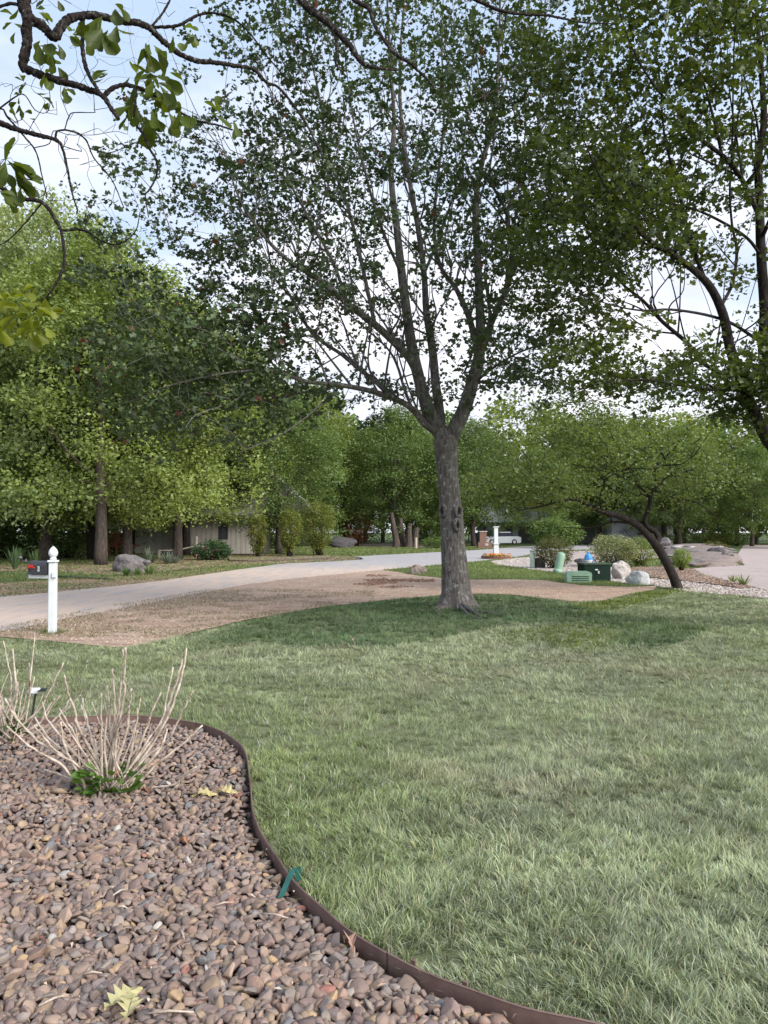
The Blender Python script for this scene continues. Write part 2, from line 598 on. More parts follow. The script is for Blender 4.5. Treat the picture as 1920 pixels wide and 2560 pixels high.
U = (1, 1, 1)
M_ground = ground_mat('turf', [(0.075, 0.10, 0.035), (0.11, 0.15, 0.05), (0.15, 0.14, 0.08), (0.05, 0.075, 0.03)],
                      [(0.35, 0.42, 0.6, U), (2.2, 0.55, 0.75, U), (14, 0.5, 0.7, U)], bscale=90)
M_soil_under = ground_mat('lawn_soil', [(0.14, 0.145, 0.085), (0.17, 0.19, 0.10)], [(8, 0.4, 0.6, U)], bscale=60)
M_soil = ground_mat('bare_soil', [(0.44, 0.325, 0.25), (0.34, 0.24, 0.18), (0.24, 0.16, 0.118), (0.49, 0.38, 0.305)],
                    [(0.8, 0.42, 0.62, U), (2.6, 0.50, 0.62, (0.7, 2.2, 1)), (22, 0.52, 0.7, U)], bump=1.0, bscale=18)
def street_mat():
    """pale asphalt with tan clay tracked over the stretch beside the bare soil"""
    m = ground_mat('street', [(0.35, 0.335, 0.345), (0.40, 0.365, 0.355), (0.26, 0.245, 0.25), (0.44, 0.39, 0.365)],
                   [(0.5, 0.42, 0.65, (1.5, 0.5, 1)), (1.6, 0.6, 0.75, (2.5, 0.4, 1)), (40, 0.58, 0.75, U)], bump=0.25, bscale=120)
    t = m.node_tree; l = t.links.new
    b = [n for n in t.nodes if n.type == 'BSDF_PRINCIPLED'][0]
    old = b.inputs['Base Color'].links[0].from_socket
    tc = node(t, 'ShaderNodeTexCoord')
    sp = node(t, 'ShaderNodeSeparateXYZ'); l(tc.outputs['Object'], sp.inputs['Vector'])
    ns = node(t, 'ShaderNodeTexNoise', Scale=0.35, Detail=8, Roughness=0.6)
    mp = node(t, 'ShaderNodeMapping'); mp.inputs['Scale'].default_value = (2.6, 0.5, 1); mp.inputs['Rotation'].default_value = (0, 0, 0.34)
    l(tc.outputs['Object'], mp.inputs['Vector']); l(mp.outputs['Vector'], ns.inputs['Vector'])
    a1 = node(t, 'ShaderNodeMath', operation='MULTIPLY_ADD'); a1.inputs[1].default_value = 22.0
    l(ns.outputs['Fac'], a1.inputs[0]); l(sp.outputs['Y'], a1.inputs[2])
    r = node(t, 'ShaderNodeValToRGB')
    e = r.color_ramp.elements
    e[0].position = 0.33; e[0].color = (0, 0, 0, 1); e[1].position = 0.41; e[1].color = (1, 1, 1, 1)
    for p_, v_ in ((0.66, 1.0), (0.80, 0.0)):
        q = e.new(p_); q.color = (v_, v_, v_, 1)
    mr = node(t, 'ShaderNodeMapRange'); mr.inputs['From Min'].default_value = 0; mr.inputs['From Max'].default_value = 60
    l(a1.outputs[0], mr.inputs['Value']); l(mr.outputs['Result'], r.inputs['Fac'])
    n2 = node(t, 'ShaderNodeTexNoise', Scale=1.3, Detail=10, Roughness=0.78); l(mp.outputs['Vector'], n2.inputs['Vector'])
    r2 = node(t, 'ShaderNodeValToRGB'); r2.color_ramp.elements[0].position = 0.32; r2.color_ramp.elements[1].position = 0.54
    l(n2.outputs['Fac'], r2.inputs['Fac'])
    mm = node(t, 'ShaderNodeMath', operation='MULTIPLY'); l(r.outputs['Color'], mm.inputs[0]); l(r2.outputs['Color'], mm.inputs[1])
    mx = node(t, 'ShaderNodeMix', data_type='RGBA'); mx.inputs['B'].default_value = (0.56, 0.43, 0.345, 1)
    l(mm.outputs[0], mx.inputs['Factor']); l(old, mx.inputs['A']); l(mx.outputs['Result'], b.inputs['Base Color'])
    return m


M_street = street_mat()
M_drive = ground_mat('concrete', [(0.40, 0.32, 0.30), (0.33, 0.27, 0.25), (0.46, 0.39, 0.36)], [(0.7, 0.45, 0.65, U), (6, 0.5, 0.7, U)], bump=0.2, bscale=70)
M_mulch = ground_mat('mulch', [(0.19, 0.13, 0.095), (0.11, 0.07, 0.05), (0.31, 0.23, 0.18), (0.10, 0.13, 0.04)],
                     [(6, 0.45, 0.6, U), (25, 0.55, 0.68, U), (0.6, 0.58, 0.7, U)], bump=1.0, bscale=40)
M_straw = ground_mat('dry_verge', [(0.36, 0.26, 0.175), (0.20, 0.18, 0.08), (0.42, 0.32, 0.22), (0.16, 0.18, 0.065)],
                     [(1.2, 0.52, 0.66, U), (9, 0.5, 0.68, U), (0.5, 0.55, 0.7, U)], bump=0.8, bscale=50)
M_bedsoil = ground_mat('bed_soil', [(0.085, 0.06, 0.048), (0.05, 0.035, 0.028)], [(20, 0.4, 0.6, U)], bump=0.6, bscale=60)
M_gravelbed = ground_mat('pale_gravel', [(0.34, 0.28, 0.25), (0.22, 0.175, 0.15), (0.42, 0.36, 0.33)], [(14, 0.45, 0.6, U), (30, 0.55, 0.65, U)], bump=1.0, bscale=40)
M_stone = pmat('river_stone', (0.82, 0.82, 0.82), (1.12, 1.08, 1.04), scale=30, rough=0.72, bump=0.25, bscale=90, attr=True, spec=0.35)
M_stone_o = pmat('river_stone_single', (0.78, 0.78, 0.78), (1.15, 1.10, 1.05), scale=26, rough=0.70, bump=0.25, bscale=80, objcol=True, spec=0.35, src='Object')
M_pebble = pmat('pebble', (0.85, 0.85, 0.85), (1.1, 1.1, 1.1), scale=10, rough=0.85, attr=True)
M_steel = pmat('edging_steel', (0.14, 0.088, 0.075), (0.20, 0.13, 0.11), scale=9, rough=0.6, bump=0.1, c3=(0.085, 0.05, 0.042), s3=5, t3=(0.5, 0.7), spec=0.4)
M_clip = pmat('green_stake', (0.008, 0.06, 0.05), (0.012, 0.085, 0.07), scale=12, rough=0.5, spec=0.5)
M_black = pmat('black_metal', (0.022, 0.024, 0.03), (0.035, 0.036, 0.042), scale=10, rough=0.42, spec=0.5)
M_blackpl = pmat('black_plastic', (0.02, 0.02, 0.02), (0.03, 0.03, 0.03), scale=10, rough=0.6)
M_red = pmat('red_paint', (0.55, 0.02, 0.02), (0.62, 0.04, 0.03), scale=10, rough=0.4)
M_lightgrey = pmat('grey_plastic', (0.50, 0.51, 0.52), (0.58, 0.58, 0.58), scale=20, rough=0.5)
M_solar = pmat('solar_cell', (0.01, 0.012, 0.03), (0.015, 0.018, 0.04), scale=20, rough=0.2, spec=0.6)

# ------------------------------------------------------------------ outlines on the ground (all from surveyed points)
bed_edge = np.array([G(x, y, 0.080) for x, y in [(-420, 1850), (-150, 1806), (150, 1792), (347, 1789), (463, 1801), (532, 1819), (584, 1846), (613, 1881), (625, 1956), (631, 2025),
                     (654, 2083), (694, 2141), (741, 2205), (810, 2269), (880, 2326), (984, 2390), (1042, 2419), (1157, 2465), (1273, 2506), (1389, 2535), (1505, 2560), (1750, 2610), (2100, 2680)]])
bed_curve = catmull(bed_edge[:, :2], 6)
bed_poly = [tuple(p) for p in bed_curve] + [(3.0, 0.2), (-4.5, 0.2)]
soil_px = [(-40, 1591), (20, 1594), (110, 1604), (200, 1614), (300, 1621), (370, 1612), (440, 1592), (520, 1572), (610, 1552), (700, 1535), (800, 1518), (1000, 1497), (1090, 1489), (1200, 1484), (1290, 1488), (1350, 1496), (1450, 1506), (1520, 1500),
           (1570, 1486), (1640, 1474), (1640, 1466), (1560, 1468), (1450, 1464), (1370, 1452), (1290, 1449), (1200, 1450), (1120, 1446), (1050, 1441), (990, 1430), (940, 1424), (880, 1430), (700, 1445), (540, 1470), (400, 1495), (250, 1520), (100, 1550), (-60, 1580)]
soil_poly = [tuple(G(x, y)[:2]) for x, y in soil_px]
street_near = [(-1500, 1880), (-500, 1660), (0, 1580), (200, 1542), (400, 1504), (550, 1474), (700, 1451), (850, 1436), (960, 1425), (1080, 1414), (1200, 1403), (1290, 1393), (1350, 1383), (1420, 1376), (1600, 1372)]
street_far = [(1600, 1361), (1400, 1363), (1300, 1367), (1200, 1375), (1050, 1383), (900, 1391), (750, 1405), (600, 1424), (400, 1453), (200, 1475), (0, 1493), (-400, 1520), (-1500, 1600)]
sn = catmull([G(x, y)[:2] for x, y in street_near], 4)
sf = catmull([G(x, y)[:2] for x, y in street_far], 4)
street_poly = [tuple(p) for p in sn] + [tuple(p) for p in sf]
drive_px = [(1860, 1362), (2700, 1362), (3200, 1560), (2300, 1520), (1960, 1488), (1880, 1467), (1800, 1448), (1745, 1432), (1735, 1422), (1800, 1416), (1860, 1414), (1845, 1385)]
drive_poly = [tuple(G(x, y)[:2]) for x, y in drive_px]
apron_poly = [tuple(G(x, y)[:2]) for x, y in [(1330, 1388), (1420, 1378), (1560, 1376), (1700, 1372), (1700, 1380), (1640, 1396), (1560, 1408), (1470, 1408), (1400, 1398)]]
mulchr_poly = [tuple(G(x, y)[:2]) for x, y in [(1560, 1438), (1580, 1420), (1660, 1418), (1735, 1424), (1745, 1434), (1800, 1450), (1880, 1469), (1850, 1472), (1760, 1458), (1680, 1450), (1620, 1444)]]
gravel_poly = [tuple(G(x, y)[:2]) for x, y in [(1330, 1424), (1240, 1412), (1225, 1404), (1290, 1396), (1340, 1392), (1400, 1399), (1470, 1410), (1560, 1411), (1570, 1436), (1620, 1446), (1680, 1452), (1760, 1460), (1850, 1474), (1885, 1470), (1960, 1490), (2300, 1522),
                                                  (2300, 1535), (1960, 1502), (1850, 1490), (1740, 1482), (1680, 1474), (1640, 1465), (1560, 1458), (1500, 1450), (1420, 1436)]]
island_poly = [tuple(G(x, y)[:2]) for x, y in [(1655, 1398), (1690, 1412), (1740, 1418), (1850, 1412), (1838, 1385), (1800, 1368), (1700, 1366), (1650, 1376)]]
mulchl_poly = [tuple(G(x, y)[:2]) for x, y in [(-300, 1432), (140, 1428), (260, 1440), (330, 1438), (420, 1428), (520, 1418), (640, 1412), (860, 1403), (900, 1398), (880, 1392), (760, 1388), (640, 1386), (460, 1392), (300, 1404), (100, 1412), (-300, 1416)]]
verge_poly = [tuple(G(x, y)[:2]) for x, y in [(-900, 1560), (-400, 1521), (0, 1494), (200, 1476), (400, 1454), (520, 1436), (600, 1424), (560, 1421), (420, 1432), (330, 1442), (140, 1450), (0, 1458), (-900, 1500)]]
far_drive_poly = [tuple(G(x, y)[:2]) for x, y in [(880, 1366), (960, 1368), (1120, 1368), (1120, 1361), (1000, 1358), (900, 1360)]]
lush_poly = [tuple(G(x, y)[:2]) for x, y in [(430, 1625), (520, 1585), (700, 1540), (900, 1505), (1100, 1484), (1250, 1480), (1360, 1498), (1460, 1520), (1600, 1545), (1690, 1545), (1760, 1575), (1740, 1595), (1640, 1625), (1570, 1615), (1550, 1590), (1480, 1565), (1400, 1560), (1290, 1560), (1200, 1575), (1080, 1600), (980, 1622), (860, 1625), (720, 1612), (600, 1612), (500, 1632)]]
olive_poly = [tuple(G(x, y)[:2]) for x, y in [(1285, 1590), (1350, 1565), (1450, 1562), (1545, 1592), (1545, 1622), (1470, 1628), (1380, 1618)]]
olive2_poly = [tuple(G(x, y)[:2]) for x, y in [(1410, 1520), (1540, 1500), (1640, 1474), (1720, 1476), (1640, 1498), (1560, 1522), (1470, 1535)]]
lawn_far_edge = [tuple(G(x, y)[:2]) for x, y in [(0, 1594), (110, 1606), (300, 1622), (440, 1594), (700, 1537), (1000, 1499), (1200, 1486), (1350, 1497), (1450, 1507), (1520, 1501), (1600, 1480), (1700, 1475), (1800, 1486), (1960, 1502), (2600, 1540)]]


def sheet(name, poly, z, mat, kind='structure', rag=0.0, seed=0, step=0.25, rs=0.9):
    import bmesh
    poly = np.array(poly, float)
    if rag > 0:
        out = []
        n = len(poly)
        for i in range(n):
            a, b = poly[i], poly[(i + 1) % n]
            d = np.linalg.norm(b - a)
            st = step * max(1.0, a[1] / 15.0)
            k = max(1, int(d / st))
            for j in range(k):
                p = a + (b - a) * j / k
                nrm = np.array([-(b - a)[1], (b - a)[0]]) / (d + 1e-9)
                sc_ = rag * max(1.0, p[1] / 15.0)
                out.append(p + nrm * sc_ * (fbm(p[0], p[1], rs, seed) - 0.5) * 2)
        poly = np.array(out)
    bm = bmesh.new()
    vs = [bm.verts.new((p[0], p[1], z)) for p in poly]
    f = bm.faces.new(vs)
    if f.normal.z < 0:
        f.normal_flip()
    bmesh.ops.triangulate(bm, faces=bm.faces[:])
    bmesh.ops.recalc_face_normals(bm, faces=bm.faces[:])
    if sum(f.normal.z for f in bm.faces) < 0:
        bmesh.ops.reverse_faces(bm, faces=bm.faces[:])
    me = bpy.data.meshes.new(name)
    bm.to_mesh(me); bm.free()
    me.materials.append(mat)
    return link(name, me, None, kind=kind)


# ground: one sheet to the horizon
mbg = MB()
mbg.add([[-900, -60, 0], [900, -60, 0], [900, 1500, 0], [-900, 1500, 0]], np.array([[0, 1, 2, 3]]))
link('ground', mbg.mesh('ground', M_ground), kind='structure')
lawn_sheet_poly = lawn_far_edge + [(16, 6), (10, -3), (-8, -3), (-10, 8)]
sheet('lawn', lawn_sheet_poly, 0.004, M_soil_under)
sheet('bare_soil', soil_poly, 0.008, M_soil, rag=0.14, seed=3)
sheet('street', street_poly, 0.012, M_street, rag=0.05, seed=5)
sheet('grass_verge', verge_poly, 0.008, M_straw, rag=0.1, seed=6)
sheet('planting_bed', mulchl_poly, 0.012, M_mulch, rag=0.25, seed=8)
sheet('driveway', drive_poly, 0.016, M_drive)
sheet('driveway_apron', apron_poly, 0.016, M_drive)
sheet('far_driveway', far_drive_poly, 0.008, M_drive)
sheet('gravel_bed', gravel_poly, 0.012, M_gravelbed, rag=0.1, seed=9)
sheet('mulch_strip', mulchr_poly, 0.020, M_mulch, rag=0.1, seed=10)
stone_bed = sheet('stone_bed', bed_poly, 0.012, M_bedsoil)

# ------------------------------------------------------------------ river stones of the near bed
pal = np.array([(0.27, 0.200, 0.165), (0.23, 0.172, 0.148), (0.30, 0.225, 0.18), (0.20, 0.155, 0.14), (0.25, 0.20, 0.175), (0.31, 0.23, 0.165), (0.18, 0.15, 0.145), (0.225, 0.165, 0.15), (0.275, 0.235, 0.21), (0.29, 0.20, 0.16), (0.25, 0.19, 0.16)])


def stone_variant(seed, sub):
    v, f = ico(sub)
    r_ = np.random.default_rng(seed)
    w = v.copy()
    for _ in range(9):
        d = r_.normal(size=3); d /= np.linalg.norm(d)
        k = 0.42 + r_.random() * 0.32
        w = w - np.maximum(w @ d - k, 0)[:, None] * d * 0.97
    w = w * (1 + 0.16 * n3(v, 0.9, seed)[:, None])
    w /= np.abs(w).max(axis=0)
    w *= np.array([1.0, 0.55 + 0.35 * r_.random(), 0.30 + 0.28 * r_.random()])
    return w, f


SV = [stone_variant(100 + i, 3) for i in range(14)]
SVL = [stone_variant(100 + i, 2) for i in range(14)]
SVF = [stone_variant(100 + i, 1) for i in range(14)]
NS = 13500
sy = 1.9 + (rng.random(NS * 3) ** 1.15) * 5.4
sx = -0.62 * sy - 0.6 + rng.random(NS * 3) * (1.15 * sy + 1.3)
inside = inpoly(sx, sy, bed_poly)
sx, sy = sx[inside][:NS], sy[inside][:NS]
# keep clear of the metal edge
d2 = np.min((sx[:, None] - bed_curve[None, :, 0]) ** 2 + (sy[:, None] - bed_curve[None, :, 1]) ** 2, axis=1)
keep = d2 > 0.03 ** 2
sx, sy = sx[keep], sy[keep]
NS = len(sx)
ssz = 0.013 + 0.016 * rng.random(NS) ** 1.2 + 0.012 * rng.random(NS) ** 5
layer = rng.random(NS)
szz = 0.012 + layer * 0.022 + ssz * 0.35 + 0.014 * fbm(sx, sy, 0.7, 44)
# vectorised relaxation so the stones do not run through each other too much (grid of neighbours)
cell = 0.07
for it in range(8):
    order = {}
    gx = np.floor(sx / cell).astype(int); gy = np.floor(sy / cell).astype(int)
    key = gx * 100003 + gy
    o_ = np.argsort(key, kind='stable'); ks = key[o_]
    mvx = np.zeros(NS); mvy = np.zeros(NS)
    for dx in (-1, 0, 1):
        for dy in (-1, 0, 1):
            k2 = (gx + dx) * 100003 + gy + dy
            st = np.searchsorted(ks, k2, 'left'); en = np.searchsorted(ks, k2, 'right')
            for j in range(int((en - st).max()) if NS else 0):
                m_ = st + j < en
                idx = o_[np.minimum(st + j, NS - 1)]
                ddx = sx - sx[idx]; ddy = sy - sy[idx]
                dist = np.sqrt(ddx ** 2 + ddy ** 2) + 1e-6
                rr = (ssz + ssz[idx]) * 0.80
                push = np.where(m_ & (dist < rr) & (dist > 1e-5), (rr - dist) * 0.35, 0)
                mvx += ddx / dist * push; mvy += ddy / dist * push
    sx = sx + np.clip(mvx, -0.015, 0.015); sy = sy + np.clip(mvy, -0.015, 0.015)
ok = inpoly(sx, sy, bed_poly)
d2 = np.min((sx[:, None] - bed_curve[None, :, 0]) ** 2 + (sy[:, None] - bed_curve[None, :, 1]) ** 2, axis=1)
ok &= d2 > 0.028 ** 2
sx, sy, ssz, szz = sx[ok], sy[ok], ssz[ok], szz[ok]
NS = len(sx)
d2e = np.sqrt(np.min((sx[:, None] - bed_curve[None, :, 0]) ** 2 + (sy[:, None] - bed_curve[None, :, 1]) ** 2, axis=1))
szz = szz * np.clip(0.55 + d2e / 0.3, 0.55, 1.0)
scol = pal[rng.integers(0, len(pal), NS)] * (0.74 + 0.38 * rng.random((NS, 1))) * np.array([0.99, 0.975, 0.975])
odd = rng.random(NS)
scol[odd > 0.992] = (0.40, 0.37, 0.34)
scol[odd < 0.004] = (0.30, 0.14, 0.115)
scol[(odd > 0.02) & (odd < 0.045)] = (0.18, 0.175, 0.18)
scol[(odd > 0.05) & (odd < 0.065)] = (0.37, 0.26, 0.16)


def eulm(rx, ry, rz):
    cx, s_x, cy, s_y, cz, s_z = math.cos(rx), math.sin(rx), math.cos(ry), math.sin(ry), math.cos(rz), math.sin(rz)
    return (np.array([[cz, -s_z, 0], [s_z, cz, 0], [0, 0, 1]]) @ np.array([[cy, 0, s_y], [0, 1, 0], [-s_y, 0, cy]]) @ np.array([[1, 0, 0], [0, cx, -s_x], [0, s_x, cx]]))


vis = (np.abs(sx) < 0.5 * sy + 0.02) & (sy > 2.36)
size_on = np.where(vis, ssz / sy, 0)
near_idx = set(np.argsort(-size_on)[:300].tolist())
stone_meshes = []
for i, (w, f) in enumerate(SV):
    stone_meshes.append(MB().add(w * 0.03, f).mesh('river_stone', M_stone_o, True))
mbs = MB()
for i in range(NS):
    rx, ry, rz = rng.normal() * 0.5, rng.normal() * 0.5, rng.random() * 6.283
    k = int(rng.integers(0, 14))
    if i in near_idx:
        o = link('river_stone', stone_meshes[k], stone_bed, (sx[i], sy[i], szz[i] + 0.004), (rx, ry, rz), (ssz[i] / 0.03 * 1.12,) * 3)
        o.color = (*scol[i], 1)
    else:
        w, f = SVL[k] if (sy[i] < 4.7 and vis[i]) else SVF[k]
        mbs.add((w * ssz[i] * 1.12) @ eulm(rx, ry, rz).T + (sx[i], sy[i], szz[i]), f, scol[i])
o = link('small_stones', mbs.mesh('small_stones', M_stone, True), stone_bed, kind='stuff')

# litter between the stones
nlit = 900
lx = rng.uniform(-3, 1.5, nlit * 4); ly = rng.uniform(2.2, 6, nlit * 4)
ok = inpoly(lx, ly, bed_poly) & (np.abs(lx) < 0.55 * ly)
lx, ly = lx[ok][:nlit], ly[ok][:nlit]
nlit = len(lx)
la = rng.random(nlit) * 6.28; ll = 0.006 + 0.022 * rng.random(nlit) ** 2; lw = 0.002 + 0.004 * rng.random(nlit)
lz = 0.035 + 0.03 * rng.random(nlit)
dx_, dy_ = np.cos(la) * ll, np.sin(la) * ll
nx_, ny_ = -np.sin(la) * lw, np.cos(la) * lw
LV = np.stack([np.column_stack([lx - dx_, ly - dy_, lz]), np.column_stack([lx + nx_, ly + ny_, lz + .004]), np.column_stack([lx + dx_, ly + dy_, lz + rng.normal(size=nlit) * .008]), np.column_stack([lx - nx_, ly - ny_, lz + .001])], 1).reshape(-1, 3)
lc = np.array([(0.34, 0.25, 0.18), (0.14, 0.09, 0.065), (0.45, 0.38, 0.30), (0.26, 0.15, 0.09)])[rng.integers(0, 4, nlit)]
link('bed_litter', MB().add(LV, np.arange(nlit)[:, None] * 4 + np.arange(4)[None, :], np.repeat(lc, 4, axis=0)).mesh('bed_litter', M_pebble), stone_bed, kind='stuff')

# ------------------------------------------------------------------ steel edging strip
edging = thing('metal_edging', 'low rusty brown metal edging strip curving between stone bed and lawn', 'garden edging')
cum = np.concatenate([[0], np.cumsum(np.linalg.norm(np.diff(bed_curve, axis=0), axis=1))])
cuts = [0, 26, 62, 89, len(bed_curve) - 1]
for a, b in zip(cuts[:-1], cuts[1:]):
    b = min(b, len(bed_curve) - 1)
    seg = bed_curve[a:b + 1]
    t = np.gradient(seg, axis=0); t /= np.linalg.norm(t, axis=1)[:, None]
    nrm = np.stack([-t[:, 1], t[:, 0]], 1)
    mb = MB()
    side = 1 if cuts.index(a) % 2 else -1
    off = nrm * 0.002 * side
    th = 0.0022
    wob = 0.0015 * np.sin(np.arange(len(seg)) * 0.5)
    rows = []
    for z, s_ in ((-0.03, -1), (0.075, -1), (0.078, -1.9), (0.081, 0), (0.078, 1.9), (0.075, 1), (-0.03, 1)):
        p = seg + off + nrm * th * s_
        rows.append(np.column_stack([p, np.full(len(seg), z) + (wob if z > 0 else 0)]))
    v = np.stack(rows, 1).reshape(-1, 3)
    n = len(seg); k = 7
    q = [[i * k + j, i * k + (j + 1) % k, (i + 1) * k + (j + 1) % k, (i + 1) * k + j] for i in range(n - 1) for j in range(k)]
    mb.add(v, np.array(q))
    part('edging_strip', mb, M_steel, edging, smooth=False)
# green stake hooked over the edging, splaying into the stones
for (pxs, lbl) in (([(738, 2168), (728, 2178), (700, 2250)], True),):
    p0 = G(742, 2172, 0.085); p1 = G(733, 2172, 0.096); p2 = G(702, 2243, 0.045)
    e = edging
    pts = np.array([p0 + (0.008, 0.004, -0.05), p0 + (0.004, 0, 0.006), p1, p2])
    wdir = np.array([0.012, 0.008, 0.0]); th = np.array([0.0, -0.0012, 0.0015])
    v = []
    for p in pts:
        v += [p - wdir - th, p + wdir - th, p + wdir + th, p - wdir + th]
    v = np.array(v)
    q = [[i * 4 + j, i * 4 + (j + 1) % 4, (i + 1) * 4 + (j + 1) % 4, (i + 1) * 4 + j] for i in range(3) for j in range(4)] + [[0, 3, 2, 1], [12, 13, 14, 15]]
    stk = part('stake', MB().add(v, np.array(q)), M_clip, edging)
    stk['label'] = 'bent dark green metal stake hooked over the edging'
for px_, py_ in ((1033, 2412), (1162, 2466)):
    p = G(px_, py_, 0.055)
    part('joint_clip', box(p + (0, -0.004, -0.005), (0.02, 0.009, 0.05), rot=-0.55, bev=0.002), M_steel, edging)

# ------------------------------------------------------------------ lawn grass
def blades(x, y, z0, h, w, lean, ang, c, seg=2, mb=None):
    """x,y base; h length; w width; lean 0..1 ; ang direction of lean; c colours"""
    n = len(x)
    mb = mb or MB()
    ca, sa = np.cos(ang), np.sin(ang)
    wa = ang + math.pi / 2 + rng.normal(size=n) * 0.9
    wx, wy = np.cos(wa) * w / 2, np.sin(wa) * w / 2
    base = np.column_stack([x, y, np.full(n, z0) if np.isscalar(z0) else z0])
    tipl = lean * h
    tipz = np.sqrt(np.maximum(1 - lean ** 2, 0.05)) * h
    W = np.column_stack([wx, wy, np.zeros(n)])
    if seg == 2:
        mid = base + np.column_stack([ca * tipl * 0.35, sa * tipl * 0.35, tipz * 0.62])
        tip = base + np.column_stack([ca * tipl, sa * tipl, tipz])
        v = np.stack([base - W, base + W, mid + W * 0.85, mid - W * 0.85, tip], 1).reshape(-1, 3)
        i = np.arange(n)[:, None] * 5
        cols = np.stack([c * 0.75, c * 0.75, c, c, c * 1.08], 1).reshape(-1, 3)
        mb.add(v, [i + np.array([0, 1, 2, 3]), i + np.array([3, 2, 4])], cols)
    else:
        tip = base + np.column_stack([ca * tipl, sa * tipl, tipz])
        v = np.stack([base - W, base + W, tip], 1).reshape(-1, 3)
        i = np.arange(n)[:, None] * 3
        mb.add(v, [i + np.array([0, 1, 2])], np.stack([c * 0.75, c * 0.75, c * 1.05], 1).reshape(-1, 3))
    return mb


def lawn_colour(x, y):
    n = len(x)
    c0 = np.array([0.41, 0.445, 0.295])
    c1 = np.array([0.265, 0.315, 0.15])
    c2 = np.array([0.36, 0.335, 0.225])
    a = fbm(x, y * 0.6, 1.3, 11)[:, None]
    b = fbm(x * 0.7, y, 0.45, 21)[:, None]
    c = c0 * (1 - a) + c1 * a
    big = np.clip((fbm(x * 0.8, y * 0.9, 2.8, 101)[:, None] - 0.42) * 5, 0, 1)
    near_bed = np.clip(1.0 - np.abs(x[:, None] + 1.2 + 0.1 * (y[:, None] - 6)) / 1.6, 0, 1) * np.clip((9.5 - y[:, None]) / 3, 0, 1)
    big = np.clip(big * 0.6 + near_bed * 0.8, 0, 1)
    c = c * (1 - big * 0.75) + np.array([0.195, 0.25, 0.085]) * big * 0.75
    c = c * (1 + 0.95 * (b - 0.5))
    s = np.clip((fbm(x, y, 0.9, 31)[:, None] - 0.58) * 4, 0, 1)
    c = c * (1 - s * 0.6) + c2 * s * 0.6
    st = rng.random((n, 1))
    c = np.where(st < 0.025, np.array([0.40, 0.34, 0.20]), c)
    c = np.where(st > 0.93, np.array([0.42, 0.45, 0.37]), c)
    wob = (fbm(x, y, 0.8, 5) - 0.5) * 1.1
    jx = np.repeat(rng.normal(size=n // 7 + 1) * 0.16, 7)[:n]
    lush = inpoly(x + wob + jx, y + wob * 1.3 + jx * 1.5, lush_poly)
    c = np.where(lush[:, None], (np.array([0.085, 0.15, 0.065]) * (1 - a) + np.array([0.15, 0.20, 0.09]) * a) * (0.55 + 1.0 * b), c)
    ol = inpoly(x + wob * 0.9 + jx * 2, y + wob * 1.4 + jx * 2, olive_poly) | inpoly(x + wob * 0.6 + jx, y + wob + jx * 2, olive2_poly)
    ol &= rng.random(n) < 0.8
    c = np.where(ol[:, None], np.array([0.14, 0.185, 0.02]) * (0.45 + 1.1 * a), c)
    c = c * (0.8 + 0.4 * rng.random((n, 1)))
    return c, lush, ol


def in_lawn(x, y):
    ok = inpoly(x, y, lawn_sheet_poly)
    ok &= ~inpoly(x, y, bed_poly)
    j1 = (vnoise(x, y, 0.13, 301) - 0.5) * 0.75 + (vnoise(x, y, 0.5, 302) - 0.5) * 0.5
    deep = inpoly(x + j1 * 0.6, y + j1 - 0.22, soil_poly)
    mid_ = inpoly(x, y, soil_poly)
    ok &= ~deep & (~mid_ | (vnoise(x, y, 0.11, 303) > 0.45))
    return ok


def scatter(n, y0, y1, power, margin=0.7):
    """points with density falling off with distance; wedge of the view plus a margin"""
    # cumulative sampling of Y with weight Y^(1-power)
    ys = np.linspace(y0, y1, 400)
    wgt = (1.0 * ys + 2 * margin) * ys ** (-power)
    cdf = np.cumsum(wgt); cdf /= cdf[-1]
    y = np.interp(rng.random(n), cdf, ys)
    x = (rng.random(n) - 0.5) * (1.0 * y + 2 * margin)
    return x, y


